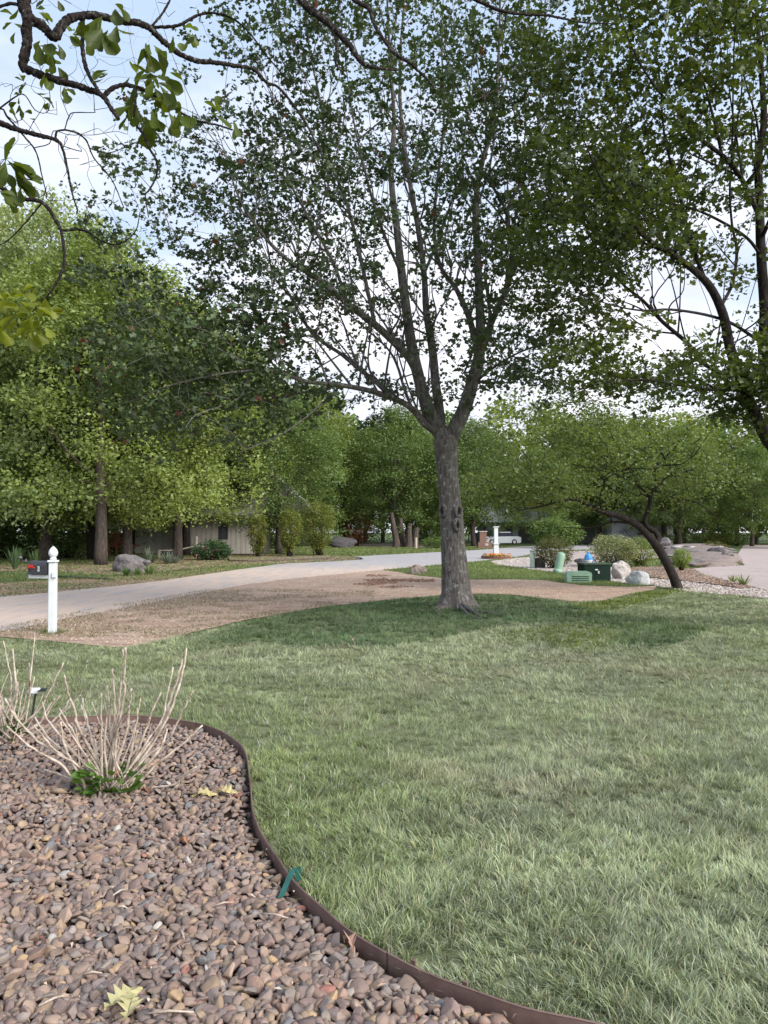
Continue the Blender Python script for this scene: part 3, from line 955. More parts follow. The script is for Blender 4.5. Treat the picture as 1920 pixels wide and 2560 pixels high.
def tufts(n, y0, y1, power, per, hbase, seg, wid, spread):
    x, y = scatter(n, y0, y1, power)
    ok = in_lawn(x, y)
    x, y = x[ok], y[ok]
    d2_ = np.full(len(x), 9.0)
    for s in range(0, len(x), 20000):
        d2_[s:s + 20000] = np.min((x[s:s + 20000, None] - bed_curve[None, :, 0]) ** 2 + (y[s:s + 20000, None] - bed_curve[None, :, 1]) ** 2, axis=1)
    ok = d2_ > 0.035 ** 2
    x, y = x[ok], y[ok]
    dens = fbm(x, y, 0.35, 61)
    ok = rng.random(len(x)) < np.clip(0.7 + (dens - 0.25) * 4.0, 0.6, 1)
    x, y = x[ok], y[ok]
    m = len(x)
    tl = rng.random(m) ** 2 * 0.25
    cowl = fbm(x, y, 0.6, 71) * 2 * math.pi * 2.2
    hh = hbase * (0.30 + 1.25 * fbm(x, y, 0.45, 81)) * (0.85 + 0.4 * rng.random(m))
    big = rng.random(m) < 0.05
    hh = np.where(big, hh * 1.5, hh)
    X = np.repeat(x, per); Y = np.repeat(y, per)
    r_ = rng.random(m * per) ** 0.6 * np.repeat(spread * (0.8 + 0.5 * rng.random(m)), per)
    a_ = rng.random(m * per) * 2 * math.pi
    bx = X + np.cos(a_) * r_ * 0.7; by = Y + np.sin(a_) * r_ * 0.7
    k = rng.random(m * per)
    ang = np.where(k < 0.55, a_, np.repeat(cowl, per)) + rng.normal(size=m * per) * 0.5
    lean = np.clip(0.35 + 0.6 * rng.random(m * per) + np.repeat(tl, per), 0.05, 0.95)
    h = np.repeat(hh, per) * (0.6 + 0.6 * rng.random(m * per))
    c, lush, ol = lawn_colour(X, Y)
    h = np.where(lush, h * 1.3, h)
    tc_ = np.repeat(0.66 + 0.62 * rng.random((m, 1)), per, axis=0) * (0.93 + 0.14 * rng.random((m * per, 3)))
    c = c * tc_
    w = wid * (0.7 + 0.6 * rng.random(m * per)) * np.maximum(1.0, by / 6.0)
    ok = in_lawn(bx, by)
    return blades(bx[ok], by[ok], 0.004, h[ok], w[ok], lean[ok], ang[ok], c[ok], seg=seg)


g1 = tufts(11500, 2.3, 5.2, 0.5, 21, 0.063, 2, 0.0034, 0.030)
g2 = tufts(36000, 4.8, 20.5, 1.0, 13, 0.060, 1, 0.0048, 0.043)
g3 = MB()
g3.v, g3.f, g3.c, g3.n, g3.hascol = g1.v, g1.f, g1.c, g1.n, True
nb = g3.n
for a in g2.f:
    g3.f.append(a + nb)
g3.v += g2.v; g3.c += g2.c; g3.n += g2.n
# strays of grass over the bare soil and a fringe beyond
x, y = scatter(60000, 11, 20, 1.0)
ok = inpoly(x, y, soil_poly) & (x < -0.2) & (fbm(x, y, 0.9, 91) > 0.46)
x, y = x[ok], y[ok]
c = np.where(rng.random((len(x), 1)) < 0.45, np.array([0.30, 0.22, 0.14]), np.array([0.16, 0.18, 0.08])) * (0.7 + 0.6 * rng.random((len(x), 1)))
g3 = blades(x, y, 0.006, 0.045 * (0.6 + rng.random(len(x))), np.full(len(x), 0.013), 0.5 + 0.45 * rng.random(len(x)), rng.random(len(x)) * 6.28, c, seg=1, mb=g3)
x, y = scatter(90000, 14, 36, 0.2)
ok = inpoly(x, y, verge_poly)
x, y = x[ok], y[ok]
gm_ = (fbm(x, y, 1.6, 93) > 0.52)[:, None]
c = np.where(gm_, np.array([0.19, 0.22, 0.08]), np.array([0.40, 0.30, 0.19])) * (0.7 + 0.6 * rng.random((len(x), 1)))
g3 = blades(x, y, 0.01, 0.05 * (0.6 + rng.random(len(x))), np.full(len(x), 0.03), 0.5 + 0.45 * rng.random(len(x)), rng.random(len(x)) * 6.28, c, seg=1, mb=g3)
link('lawn_grass', g3.mesh('lawn_grass', M_grass), kind='stuff', label='dense pale green lawn grass with darker lush patch around the maple', category='grass')

# grass beyond the soil and beyond the street
def far_grass(polys, excl, n, x0, x1, y0, y1, col, h, w, dummy=0):
    x = x0 + rng.random(n) * (x1 - x0); y = y0 + rng.random(n) ** 1.3 * (y1 - y0)
    ok = np.abs(x) < 0.52 * y + 1.5
    for e in excl:
        ok &= ~inpoly(x, y, e)
    if polys:
        t_ = np.zeros(n, bool)
        for p in polys:
            t_ |= inpoly(x, y, p)
        ok &= t_
    x, y = x[ok], y[ok]
    cc = np.asarray(col) * (0.65 + 0.7 * fbm(x, y, 2.2, 41)[:, None]) * (0.75 + 0.5 * rng.random((len(x), 1)))
    return blades(x, y, 0.0, h * (0.6 + 0.8 * rng.random(len(x))), w * (y / 30.0), 0.2 + 0.6 * rng.random(len(x)), rng.random(len(x)) * 6.28, cc, seg=1)


excl = [street_poly, soil_poly, drive_poly, apron_poly, gravel_poly, mulchr_poly, mulchl_poly, island_poly, far_drive_poly, lawn_sheet_poly]
near_strip = [tuple(G(x, y)[:2]) for x, y in [(900, 1440), (960, 1427), (1080, 1416), (1200, 1405), (1235, 1398), (1250, 1412), (1330, 1426), (1420, 1438), (1500, 1452), (1640, 1468), (1560, 1476), (1400, 1462), (1200, 1455), (1000, 1440)]]
fg = far_grass([near_strip], excl, 90000, -2, 10, 18, 46, (0.17, 0.22, 0.065), 0.075, 0.02)
link('strip_grass', fg.mesh('strip_grass', M_grass), kind='stuff', label='short bright green grass strip between bare soil and street', category='grass')
fg = far_grass(None, excl + [near_strip], 150000, -30, 22, 24, 80, (0.17, 0.21, 0.065), 0.09, 0.035)
link('far_lawn_grass', fg.mesh('far_lawn_grass', M_grass), kind='stuff', label='mown green grass across the street in front of the trees and house', category='grass')


# small pebbles and chips on the pale beds and in the mulch
def pebbles(poly, n, size, cols, seed, z=0.02, flat=0.5, gap=0.0):
    r_ = np.random.default_rng(seed)
    p = np.array(poly)
    x = p[:, 0].min() + r_.random(n) * np.ptp(p[:, 0]); y = p[:, 1].min() + r_.random(n) * np.ptp(p[:, 1])
    ok = inpoly(x, y, poly) & (np.abs(x) < 0.53 * y + 1) & (fbm(x, y * 0.6, 1.1, seed) > gap)
    x, y = x[ok], y[ok]
    v0 = np.array([[1, 0, 0], [-1, 0, 0], [0, 1, 0], [0, -1, 0], [0, 0, 1]], float)
    f0 = np.array([[0, 2, 4], [2, 1, 4], [1, 3, 4], [3, 0, 4]])
    m = len(x)
    th = r_.random(m) * 6.28
    s = size * (0.6 + 0.8 * r_.random(m))
    ax = 0.5 + 0.8 * r_.random(m)
    V = np.zeros((m, 5, 3))
    vx = v0[None, :, 0] * s[:, None] * ax[:, None]; vy = v0[None, :, 1] * s[:, None]
    V[:, :, 0] = vx * np.cos(th)[:, None] - vy * np.sin(th)[:, None] + x[:, None]
    V[:, :, 1] = vx * np.sin(th)[:, None] + vy * np.cos(th)[:, None] + y[:, None]
    V[:, :, 2] = v0[None, :, 2] * s[:, None] * flat + z
    cc = np.asarray(cols)[r_.integers(0, len(cols), m)] * (0.7 + 0.6 * r_.random((m, 1)))
    return MB().add(V.reshape(-1, 3), (np.arange(m)[:, None, None] * 5 + f0[None]).reshape(-1, 3), np.repeat(cc, 5, axis=0))


link('gravel', pebbles(gravel_poly, 42000, 0.045, [(0.38, 0.32, 0.29), (0.25, 0.20, 0.18), (0.50, 0.45, 0.41)], 1, 0.012).mesh('gravel', M_pebble), kind='stuff', label='loose pale gravel around the utility boxes and leaning tree', category='gravel')
link('mulch_chips', pebbles(mulchr_poly, 16000, 0.05, [(0.22, 0.14, 0.1), (0.12, 0.08, 0.06), (0.34, 0.25, 0.2)], 2, 0.022).mesh('mulch_chips', M_pebble), kind='stuff', label='coarse brown bark mulch beside the concrete driveway', category='mulch')
link('bed_mulch', pebbles(mulchl_poly, 30000, 0.08, [(0.17, 0.115, 0.08), (0.10, 0.065, 0.045), (0.28, 0.20, 0.14), (0.10, 0.13, 0.04), (0.12, 0.16, 0.05)], 3, 0.014, 0.3).mesh('bed_mulch', M_pebble), kind='stuff', label='brown leaf litter and mulch under the row of oaks', category='mulch')
clods = pebbles([tuple(G(x, y)[:2]) for x, y in [(830, 1450), (930, 1438), (1070, 1444), (1110, 1464), (960, 1472), (860, 1466)]], 2200, 0.05, [(0.24, 0.145, 0.105), (0.18, 0.105, 0.075)], 4, 0.008, 0.8, gap=0.5)
link('soil_clods', clods.mesh('soil_clods', M_pebble), kind='stuff', label='dark crumbly clods of soil heaped by the street edge', category='soil')
crumbs = pebbles(soil_poly, 26000, 0.014, [(0.44, 0.31, 0.24), (0.33, 0.215, 0.165), (0.50, 0.37, 0.29)], 5, 0.008, 0.7)
link('soil_crumbs', crumbs.mesh('soil_crumbs', M_pebble), kind='stuff', label='fine reddish crumbs scattered over the bare soil', category='soil')

# ------------------------------------------------------------------ trees
LEAF = {
    'maple': (np.array([[0, 0, 0], [.30, .0, .05], [.20, .24, .02], [.50, .48, .10], [.17, .52, .03], [0, 1.0, -.06], [-.17, .52, .03], [-.50, .48, .10], [-.20, .24, .02], [-.30, .0, .05]]), 10),
    'lobed': (np.array([[0, 0, 0], [.26, .3, .05], [.12, .42, .0], [.36, .72, .06], [0, 1.0, 0], [-.36, .72, .06], [-.12, .42, .0], [-.26, .3, .05]]), 8),
    'star': (np.array([[0, 0, 0], [.36, .06, .06], [.17, .34, .0], [.47, .62, .09], [0, 1.0, -.05], [-.47, .62, .09], [-.17, .34, .0], [-.36, .06, .06]]), 8),
    'quad': (np.array([[0, 0, 0], [.36, .5, .10], [0, 1.0, -.04], [-.36, .5, .10]]), 4),
    'oval': (np.array([[0, 0, 0], [.30, .22, .05], [.34, .62, .06], [0, 1.0, -.03], [-.34, .62, .06], [-.30, .22, .05]]), 6),
    'club': (np.array([[0, 0, 0], [.07, .12, .0], [.15, .28, .02], [.20, .44, .04], [.27, .58, .06], [.34, .72, .07], [.32, .85, .06], [.22, .93, .04], [.11, .97, .02], [0, .95, .0], [-.11, .98, .02], [-.24, .94, .04], [-.33, .84, .06], [-.33, .71, .07], [-.25, .58, .06], [-.21, .44, .04], [-.14, .28, .02], [-.07, .12, .0]]), 18),
}


def leaves(centers, per, radius, size, shape, colfn, r_, droop=0.35, flat=0.6, mb=None, axis_out=None, loose=0.65):
    """leaf-sized faces scattered round every twig tip"""
    mb = mb or MB()
    shp, k = LEAF[shape]
    C = np.repeat(np.asarray(centers), per, axis=0)
    n = len(C)
    d = r_.normal(size=(n, 3)); d /= np.linalg.norm(d, axis=1)[:, None]
    pos = C + d * (radius * r_.random(n) ** 0.5)[:, None] * np.array([1, 1, flat])
    # leaf axis: mostly sideways, drooping
    ax = r_.normal(size=(n, 3)); ax[:, 2] = ax[:, 2] * 0.4 - droop
    ax /= np.linalg.norm(ax, axis=1)[:, None]
    up = r_.normal(size=(n, 3)) * loose + np.array([0, 0, 1.0])
    sd = np.cross(ax, up); sd /= np.linalg.norm(sd, axis=1)[:, None] + 1e-9
    nz = np.cross(sd, ax)
    s = size * (0.5 + 0.75 * r_.random(n))
    V = pos[:, None, :] + s[:, None, None] * (shp[None, :, 0, None] * sd[:, None, :] + shp[None, :, 1, None] * ax[:, None, :] + shp[None, :, 2, None] * nz[:, None, :])
    cc = colfn(pos, r_)
    mb.add(V.reshape(-1, 3), (np.arange(n)[:, None] * k + np.arange(k)[None, :]), np.repeat(cc, k, axis=0))
    return mb


def colfn(c1, c2, var=0.35, scale=1.2, yellow=None, yp=0.04):
    c1 = np.array(c1); c2 = np.array(c2)

    def f(pos, r_):
        a = (fbm(pos[:, 0] + pos[:, 1] * 0.6, pos[:, 2] + pos[:, 1] * 0.3, scale, 13))[:, None]
        a = np.clip((a - 0.5) * 2.2 + 0.5, 0, 1)
        c = c1 * (1 - a) + c2 * a
        c = c * (1 - var / 2 + var * r_.random((len(pos), 1)))
        if yellow is not None:
            c = np.where(r_.random((len(pos), 1)) < yp, np.array(yellow), c)
        return c
    return f


def grow(limbs, tips, bf=0.25, seed=1, attach_r=0.05, jit=0.12, seglen=0.35, kmax=5):
    """limbs: list of (points, radii); tips joined by a balanced minimum spanning tree"""
    r_ = np.random.default_rng(seed)
    pos = []; par = []; fr = []; pl = []
    for li, (pts, rad) in enumerate(limbs):
        pts = np.asarray(pts, float)
        seg = 4
        p = catmull(pts, seg)
        rr = np.interp(np.linspace(0, len(rad) - 1, len(p)), np.arange(len(rad)), rad)
        if li == 0:
            prev = -1; base = 0.0
        else:
            A = np.array(pos)
            prev = int(np.argmin(np.linalg.norm(A - p[0], axis=1)))
            base = pl[prev]
        for i in range(len(p)):
            if prev >= 0:
                dl = np.linalg.norm(p[i] - pos[prev])
                if dl < 1e-4:
                    continue
            else:
                dl = 0
            pos.append(p[i]); par.append(prev); fr.append(rr[i]); pl.append(base + dl)
            base += dl; prev = len(pos) - 1
    nl = len(pos)
    tips = np.asarray(tips, float)
    N = len(tips)
    P_ = np.array(pos); L_ = np.array(pl)
    # do not hang twigs on the lowest part of the trunk
    allow = np.array([i for i in range(nl) if L_[i] > attach_r])
    D = np.linalg.norm(tips[:, None, :] - P_[allow][None], axis=2) + bf * L_[allow][None]
    bi = np.argmin(D, axis=1); best = D[np.arange(N), bi]; bi = allow[bi]
    left = np.ones(N, bool)
    istip = [False] * nl
    for _ in range(N):
        i = int(np.argmin(np.where(left, best, 1e9)))
        left[i] = False
        pa = int(bi[i])
        a = np.array(pos[pa]); b = tips[i]
        dl = np.linalg.norm(b - a)
        k = int(min(kmax, max(1, dl / seglen)))
        new = []
        prev = pa; base = pl[pa]
        for j in range(1, k + 1):
            t = j / k
            q = a * (1 - t) + b * t
            if j < k:
                q = q + r_.normal(size=3) * jit * dl / k + np.array([0, 0, 0.10 * dl * math.sin(t * math.pi)])
            base += dl / k
            pos.append(q); par.append(prev); fr.append(0); pl.append(base); istip.append(j == k)
            prev = len(pos) - 1; new.append(prev)
        for q in new:
            d = np.linalg.norm(tips - pos[q], axis=1) + bf * pl[q]
            m = left & (d < best)
            best[m] = d[m]; bi[m] = q
    return np.array(pos), np.array(par), np.array(fr), nl


def skeleton_mesh(pos, par, fr, nl, rtip=0.006, pexp=0.45, rmax=1.0, mb=None, mintrunk=0, thick_sides=12, knob=0.0):
    """tubes along chains"""
    n = len(pos)
    cnt = np.zeros(n)
    kids = [[] for _ in range(n)]
    for i in range(n - 1, -1, -1):
        if not kids[i]:
            cnt[i] = max(cnt[i], 1)
        if par[i] >= 0:
            kids[par[i]].append(i)
            cnt[par[i]] += cnt[i]
    rad = rtip * cnt ** pexp
    rad = np.minimum(rad, rmax)
    rad[:nl] = np.where(fr[:nl] > 0, fr[:nl], rad[:nl])
    for i in range(nl, n):
        rad[i] = min(rad[i], rad[par[i]] * 0.85)
    mb = mb or MB()
    stack = [(0, -1)]
    while stack:
        s, p0 = stack.pop()
        chain = [s]
        cur = s
        while kids[cur]:
            ks = sorted(kids[cur], key=lambda q: (-(1e6 if q < nl and cur < nl and q == cur + 1 else 0) - rad[q]))
            for q in ks[1:]:
                stack.append((q, cur))
            cur = ks[0]
            chain.append(cur)
        pp = pos[chain]; rr = rad[chain]
        if p0 >= 0:
            pp = np.vstack([pos[p0], pp]); rr = np.concatenate([[min(rad[p0], rr[0] * 1.1)], rr])
        if len(pp) < 2:
            continue
        m = rr.max()
        if knob and len(rr) > 5:
            pp, rr = catmull(pp, 3), np.interp(np.linspace(0, 1, (len(pp) - 1) * 3 + 1), np.linspace(0, 1, len(pp)), rr)
            kr = np.random.default_rng(s)
            rr = rr * (1 + knob * (kr.random(len(rr)) - 0.35)); pp = pp + kr.normal(size=pp.shape) * (rr * knob * 0.35)[:, None]
        sides = thick_sides if m > 0.1 else 7 if m > 0.04 else 5 if m > 0.015 else 3
        tube(pp, rr, sides, mb, cap=(m > 0.02))
    return mb


def ellip(n, c, r, r_, lo=0.0, gap=None, gseed=0, gs=1.6):
    out = np.zeros((0, 3))
    while len(out) < n:
        d = r_.normal(size=(n * 2, 3)); d /= np.linalg.norm(d, axis=1)[:, None]
        q = (lo + (1 - lo) * r_.random(n * 2) ** 0.45)[:, None]
        p = np.asarray(c) + d * q * np.asarray(r)
        if gap:
            g = fbm(p[:, 0] + p[:, 1] * 0.8, p[:, 2] - p[:, 1] * 0.5, gs, gseed)
            p = p[g > gap]
        out = np.vstack([out, p])
    return out[:n]


def thin(tips, holes, r_):
    """thin the twigs out where the crown is open; holes are given by centre, size and share kept"""
    v = tips - np.array([0, 0, HC])
    f = v[:, 1] * CT + v[:, 2] * ST; u = -v[:, 1] * ST + v[:, 2] * CT
    x = 960 + v[:, 0] / f * F; y = 1280 - u / f * F
    keep = np.ones(len(tips), bool)
    for cx_, cy_, rx_, ry_, k_ in holes:
        inside = ((x - cx_) / rx_) ** 2 + ((y - cy_) / ry_) ** 2 < 1
        keep &= ~inside | (r_.random(len(tips)) < k_)
    return tips[keep]


def PL(lst):
    return [P(*q) for q in lst]


def shoots(limbs, n, lo, hi, ln, up, r_, rmax=0.03):
    """thin upright side branches off limbs whose radius lies between lo and hi"""
    out = []
    cand = []
    for pts, rad in limbs[1:]:
        pts = np.asarray(pts)
        for i in range(1, len(pts) - 1):
            if lo < rad[i] < hi:
                cand.append((pts[i], pts[i + 1] - pts[i - 1], rad[i], pts[i + 1]))
    for _ in range(n):
        p, d, rr, q = cand[int(r_.integers(0, len(cand)))]
        t = r_.random()
        p = p * (1 - t) + q * t
        d = d / (np.linalg.norm(d) + 1e-9)
        v = d * 0.7 + np.array([0, 0, up * 0.8]) + r_.normal(size=3) * 0.5
        v /= np.linalg.norm(v)
        L_ = ln * (0.5 + 0.8 * r_.random())
        w = r_.normal(size=3) * 0.12 * L_
        w2 = r_.normal(size=3) * 0.05 * L_
        a = [p, p + v * L_ * 0.3 + w * 0.4 + w2, p + v * L_ * 0.62 + w - w2 + (0, 0, 0.05 * L_), p + v * L_ + w * 1.1 + (0, 0, 0.16 * L_)]
        r0 = min(rr * 0.5, rmax)
        out.append((np.array(a), [r0, r0 * 0.75, r0 * 0.5, r0 * 0.25]))
    return limbs + out


# ---- the young maple in the middle of the lawn
YM = 15.2
base_m = G(1141, 1521)
YM = base_m[1]
maple = thing('maple_tree', 'mature maple with pale grey bark and many upright limbs standing on the lawn', 'tree', tuple(base_m))
trunk_pts = [P(1141, 1530, YM), P(1139, 1490, YM), P(1136, 1420, YM), P(1131, 1350, YM), P(1128, 1290, YM), P(1122, 1220, YM), P(1118, 1160, YM), P(1114, 1112, YM), P(1116, 1090, YM)]
tp = catmull(trunk_pts, 12)
zz = tp[:, 2]
sides = 40
trr = np.interp(zz, [-0.1, 0.0, 0.12, 0.3, 0.6, 1.2, 1.7, 2.1, 2.6, 3.0, 3.25, 3.5], [0.48, 0.42, 0.335, 0.285, 0.262, 0.238, 0.228, 0.212, 0.208, 0.225, 0.235, 0.17])
th = np.arange(sides) * 2 * math.pi / sides
V = np.zeros((len(tp), sides, 3))
for i in range(len(tp)):
    fl = np.clip(1 - zz[i] / 0.5, 0, 1) ** 1.5
    r = trr[i] * (1 + fl * 0.20 * np.cos(th * 5 + 0.7) + fl * 0.12 * np.cos(th * 3 + 2))
    r = r * (1 + 0.035 * np.cos(th * 3 + zz[i] * 0.7) + 0.03 * np.cos(th * 2 - zz[i] * 1.1))
    rid = vnoise(th * 7 / math.pi, np.full(sides, zz[i]), 0.32, 3) - 0.5
    rid2 = vnoise(np.cos(th) * 2 + 5, np.sin(th) * 2 + zz[i] * 3.0, 0.16, 8) - 0.5
    r = r * (1 + 0.07 * rid + 0.035 * rid2)
    V[i, :, 0] = tp[i, 0] + r * np.cos(th); V[i, :, 1] = tp[i, 1] + r * np.sin(th); V[i, :, 2] = zz[i]
ii = np.arange(len(tp) - 1)[:, None] * sides; kk = np.arange(sides)[None, :]; k2 = (kk + 1) % sides
mbt = MB().add(V.reshape(-1, 3), [np.stack([ii + kk, ii + k2, ii + sides + k2, ii + sides + kk], -1).reshape(-1, 4), (np.arange(sides) + (len(tp) - 1) * sides)[None, :]])
part('trunk', mbt, M_bark_maple, maple, smooth=True)
# pruning scars
M_scar = pmat('scar_wood', (0.02, 0.015, 0.013), (0.06, 0.045, 0.04), scale=30, rough=0.95, bump=0.5)
for (px_, py_, w_, h_) in ((1103, 1277, 0.085, 0.115), (1143, 1279, 0.085, 0.105), (1140, 1312, 0.075, 0.105)):
    c = P(px_, py_, YM)
    dx = c[0] - np.interp(c[2], zz, tp[:, 0])
    rr_ = np.interp(c[2], zz, trr)
    ang = math.asin(max(-0.72, min(0.72, dx / (rr_ + 0.02))))
    nrm = np.array([math.sin(ang), -math.cos(ang), 0.0])
    ctr = np.array([np.interp(c[2], zz, tp[:, 0]), YM, c[2]]) + nrm * (rr_ - 0.005)
    tng = np.array([math.cos(ang), math.sin(ang), 0.0])
    t_ = np.arange(19) / 18 * 2 * math.pi
    ringp = ctr[None] + tng * (np.cos(t_) * w_ * 0.8)[:, None] + np.array([0, 0, 1.0]) * (np.sin(t_) * h_)[:, None] + nrm * 0.030
    mb_ = tube(ringp, 0.034 * (1 + 0.15 * np.sin(t_ * 3)), 8, cap=False)
    sc_ = part('pruning_scar', mb_, M_bark_maple, maple, smooth=True)
    n_ = 12; t2 = np.arange(n_) / n_ * 2 * math.pi
    a_ = ctr[None] + tng * (np.cos(t2) * w_ * 0.62)[:, None] + np.array([0, 0, 1.0]) * (np.sin(t2) * h_ * 0.8)[:, None] + nrm * 0.034
    vv = np.vstack([a_, ctr[None] + nrm * 0.016])
    part('scar_hollow', MB().add(vv, np.array([[i, (i + 1) % n_, n_] for i in range(n_)])), M_scar, sc_)
# surface roots
for (pl_, r0) in (([(1150, 1518), (1185, 1530), (1230, 1536), (1290, 1541)], 0.055), ([(1155, 1525), (1195, 1540), (1215, 1552)], 0.045), ([(1160, 1515), (1210, 1524), (1250, 1530)], 0.04), ([(1125, 1520), (1100, 1526), (1080, 1532)], 0.06), ([(1150, 1528), (1180, 1545), (1240, 1552)], 0.035)):
    pts = np.array([G(a, b) + (0, 0, 0.02) for a, b in pl_])
    pts[0, 2] = 0.09
    pts[-1, 2] = -0.02
    pc = catmull(pts, 5)
    part('root', tube(pc, np.linspace(r0, r0 * 0.45, len(pc)), 7), M_bark_maple, maple, smooth=True)

m_limbs = [
    ([(1116, 1118, YM), (1112, 1100, YM), (1098, 1075, YM), (1076, 1039, YM - .05), (1058, 985, YM - .1), (1046, 940, YM - .1), (1030, 870, YM - .15), (1018, 790, YM - .2), (1005, 690, YM - .2), (992, 570, YM - .2), (978, 440, YM - .1), (985, 300, YM), (975, 150, YM), (968, 0, YM), (960, -200, YM)], [.17, .17, .165, .15, .12, .115, .11, .095, .085, .07, .055, .04, .03, .02, .01]),
    ([(1102, 1060, YM + .05), (1096, 1010, YM + .15), (1089, 959, YM + .25), (1081, 874, YM + .35), (1066, 781, YM + .45), (1060, 684, YM + .5), (1045, 570, YM + .5), (1022, 440, YM + .5), (1003, 295, YM + .6), (1000, 150, YM + .6), (1010, 0, YM + .6), (1015, -200, YM + .6)], [.10, .10, .09, .085, .07, .06, .055, .045, .035, .028, .02, .01]),
    ([(1124, 1100, YM), (1140, 1066, YM - .05), (1161, 1022, YM - .1), (1180, 959, YM - .1), (1197, 895, YM - .05), (1201, 811, YM), (1196, 690, YM + .1), (1190, 506, YM + .2), (1207, 400, YM + .2), (1233, 310, YM + .1), (1245, 170, YM), (1250, 20, YM), (1255, -200, YM)], [.15, .145, .14, .125, .115, .095, .08, .065, .05, .045, .03, .02, .01]),
    ([(1188, 850, YM), (1175, 800, YM + .1), (1161, 765, YM + .3), (1138, 718, YM + .5), (1100, 663, YM + .8), (1085, 560, YM + .9), (1095, 440, YM + 1), (1110, 300, YM + 1), (1105, 120, YM + 1.1), (1110, -60, YM + 1.1)], [.07, .065, .06, .05, .045, .035, .03, .025, .018, .01]),
    ([(1200, 880, YM), (1218, 830, YM - .2), (1240, 780, YM - .4), (1272, 705, YM - .6), (1280, 630, YM - .7), (1268, 530, YM - .8), (1310, 440, YM - .9), (1340, 350, YM - 1), (1352, 220, YM - 1), (1360, 60, YM - 1), (1370, -120, YM - 1)], [.075, .07, .06, .055, .045, .04, .032, .028, .02, .016, .01]),
    ([(1268, 530, YM - .8), (1225, 440, YM - .9), (1235, 330, YM - 1), (1200, 200, YM - 1.1), (1180, 40, YM - 1.2)], [.03, .025, .02, .014, .008]),
    ([(1048, 950, YM - .1), (1030, 905, YM - .3), (1001, 870, YM - .5), (937, 811, YM - .8), (870, 760, YM - 1.1), (802, 701, YM - 1.3), (726, 655, YM - 1.5), (660, 590, YM - 1.6), (600, 500, YM - 1.7), (560, 380, YM - 1.8)], [.09, .088, .08, .07, .06, .05, .038, .03, .02, .01]),
    ([(870, 760, YM - 1.1), (830, 650, YM - 1.0), (770, 540, YM - .9), (720, 440, YM - .8), (700, 300, YM - .7), (650, 150, YM - .7)], [.035, .032, .028, .022, .015, .008]),
    ([(937, 811, YM - .8), (900, 640, YM - .4), (870, 520, YM - .2), (820, 380, YM), (800, 250, YM + .1), (770, 100, YM + .1), (760, -80, YM + .1)], [.04, .038, .034, .028, .022, .015, .008]),
    ([(1092, 1082, YM - .05), (1060, 1058, YM - .2), (1039, 1030, YM - .3), (1005, 1005, YM - .5), (937, 980, YM - .9), (853, 963, YM - 1.3), (769, 954, YM - 1.7), (684, 929, YM - 2.1), (600, 929, YM - 2.4), (500, 945, YM - 2.6), (400, 970, YM - 2.8)], [.075, .07, .065, .06, .052, .044, .036, .03, .022, .015, .008]),
    ([(975, 990, YM - .7), (940, 955, YM - .6), (895, 920, YM - .5), (853, 885, YM - .4), (800, 850, YM - .2), (760, 805, YM), (725, 740, YM + .2), (684, 690, YM + .3), (665, 600, YM + .3), (640, 500, YM + .3), (600, 400, YM + .3)], [.05, .046, .042, .038, .033, .03, .025, .02, .016, .012, .008]),
    ([(1030, 1022, YM - .35), (1010, 970, YM - .2), (992, 912, YM), (963, 865, YM + .3), (895, 805, YM + .8), (840, 750, YM + 1.2), (780, 640, YM + 1.4), (720, 560, YM + 1.6)], [.035, .03, .027, .023, .018, .014, .01, .007]),
    ([(853, 963, YM - 1.3), (781, 1030, YM - 1.9), (705, 1085, YM - 2.3), (600, 1130, YM - 2.7)], [.022, .018, .013, .007]),
    ([(853, 963, YM - 1.3), (740, 985, YM - 1.0), (620, 1010, YM - .8), (500, 1040, YM - .6), (430, 1080, YM - .5)], [.024, .02, .015, .01, .006]),
    ([(1182, 962, YM - .1), (1225, 925, YM - .3), (1290, 885, YM - .6), (1360, 860, YM - .9), (1430, 850, YM - 1.2)], [.035, .028, .02, .013, .007]),
    ([(1060, 684, YM + .5), (1110, 560, YM + 1.3), (1150, 420, YM + 1.8), (1170, 260, YM + 2), (1190, 80, YM + 2.2)], [.035, .03, .022, .015, .008]),
    ([(1005, 690, YM - .2), (950, 560, YM - 1.0), (910, 420, YM - 1.5), (880, 280, YM - 1.8), (860, 120, YM - 2)], [.035, .03, .022, .015, .008]),
]
m_limbs = [(np.array(PL(a)), b) for a, b in m_limbs]
rt = np.random.default_rng(21)
m_limbs = shoots(m_limbs, 190, 0.012, 0.09, 2.2, 0.9, rt, 0.024)
tips = np.vstack([
    ellip(1540, (0.2, YM - 0.3, 9.0), (4.3, 3.7, 5.5), rt, lo=0.15, gap=0.40, gseed=3, gs=1.1),
    ellip(520, (-2.7, YM - 1.2, 6.6), (3.0, 2.4, 3.4), rt, lo=0.1, gap=0.42, gseed=5, gs=0.9),
    ellip(430, (-3.2, YM - 1.6, 4.2), (2.5, 2.0, 1.5), rt, lo=0.0, gap=0.40, gseed=6, gs=0.8),
    ellip(330, (2.6, YM - 0.6, 7.6), (2.2, 2.4, 4.0), rt, lo=0.0, gap=0.42, gseed=7, gs=0.9),
    ellip(70, (2.7, YM - 1.0, 4.6), (1.5, 1.5, 0.8), rt),
])
tips = thin(tips, [(1050, 800, 150, 170, 0.5), (860, 870, 110, 60, 0.45), (1280, 1030, 60, 60, 0.3), (1000, 560, 170, 110, 0.7), (720, 620, 90, 50, 0.4)], rt)
pos, par, fr, nl = grow(m_limbs, tips, bf=0.28, seed=4, attach_r=0.8)
part('limbs', skeleton_mesh(pos, par, fr, nl, rtip=0.0075, pexp=0.38), M_bark_maple, maple, smooth=True)
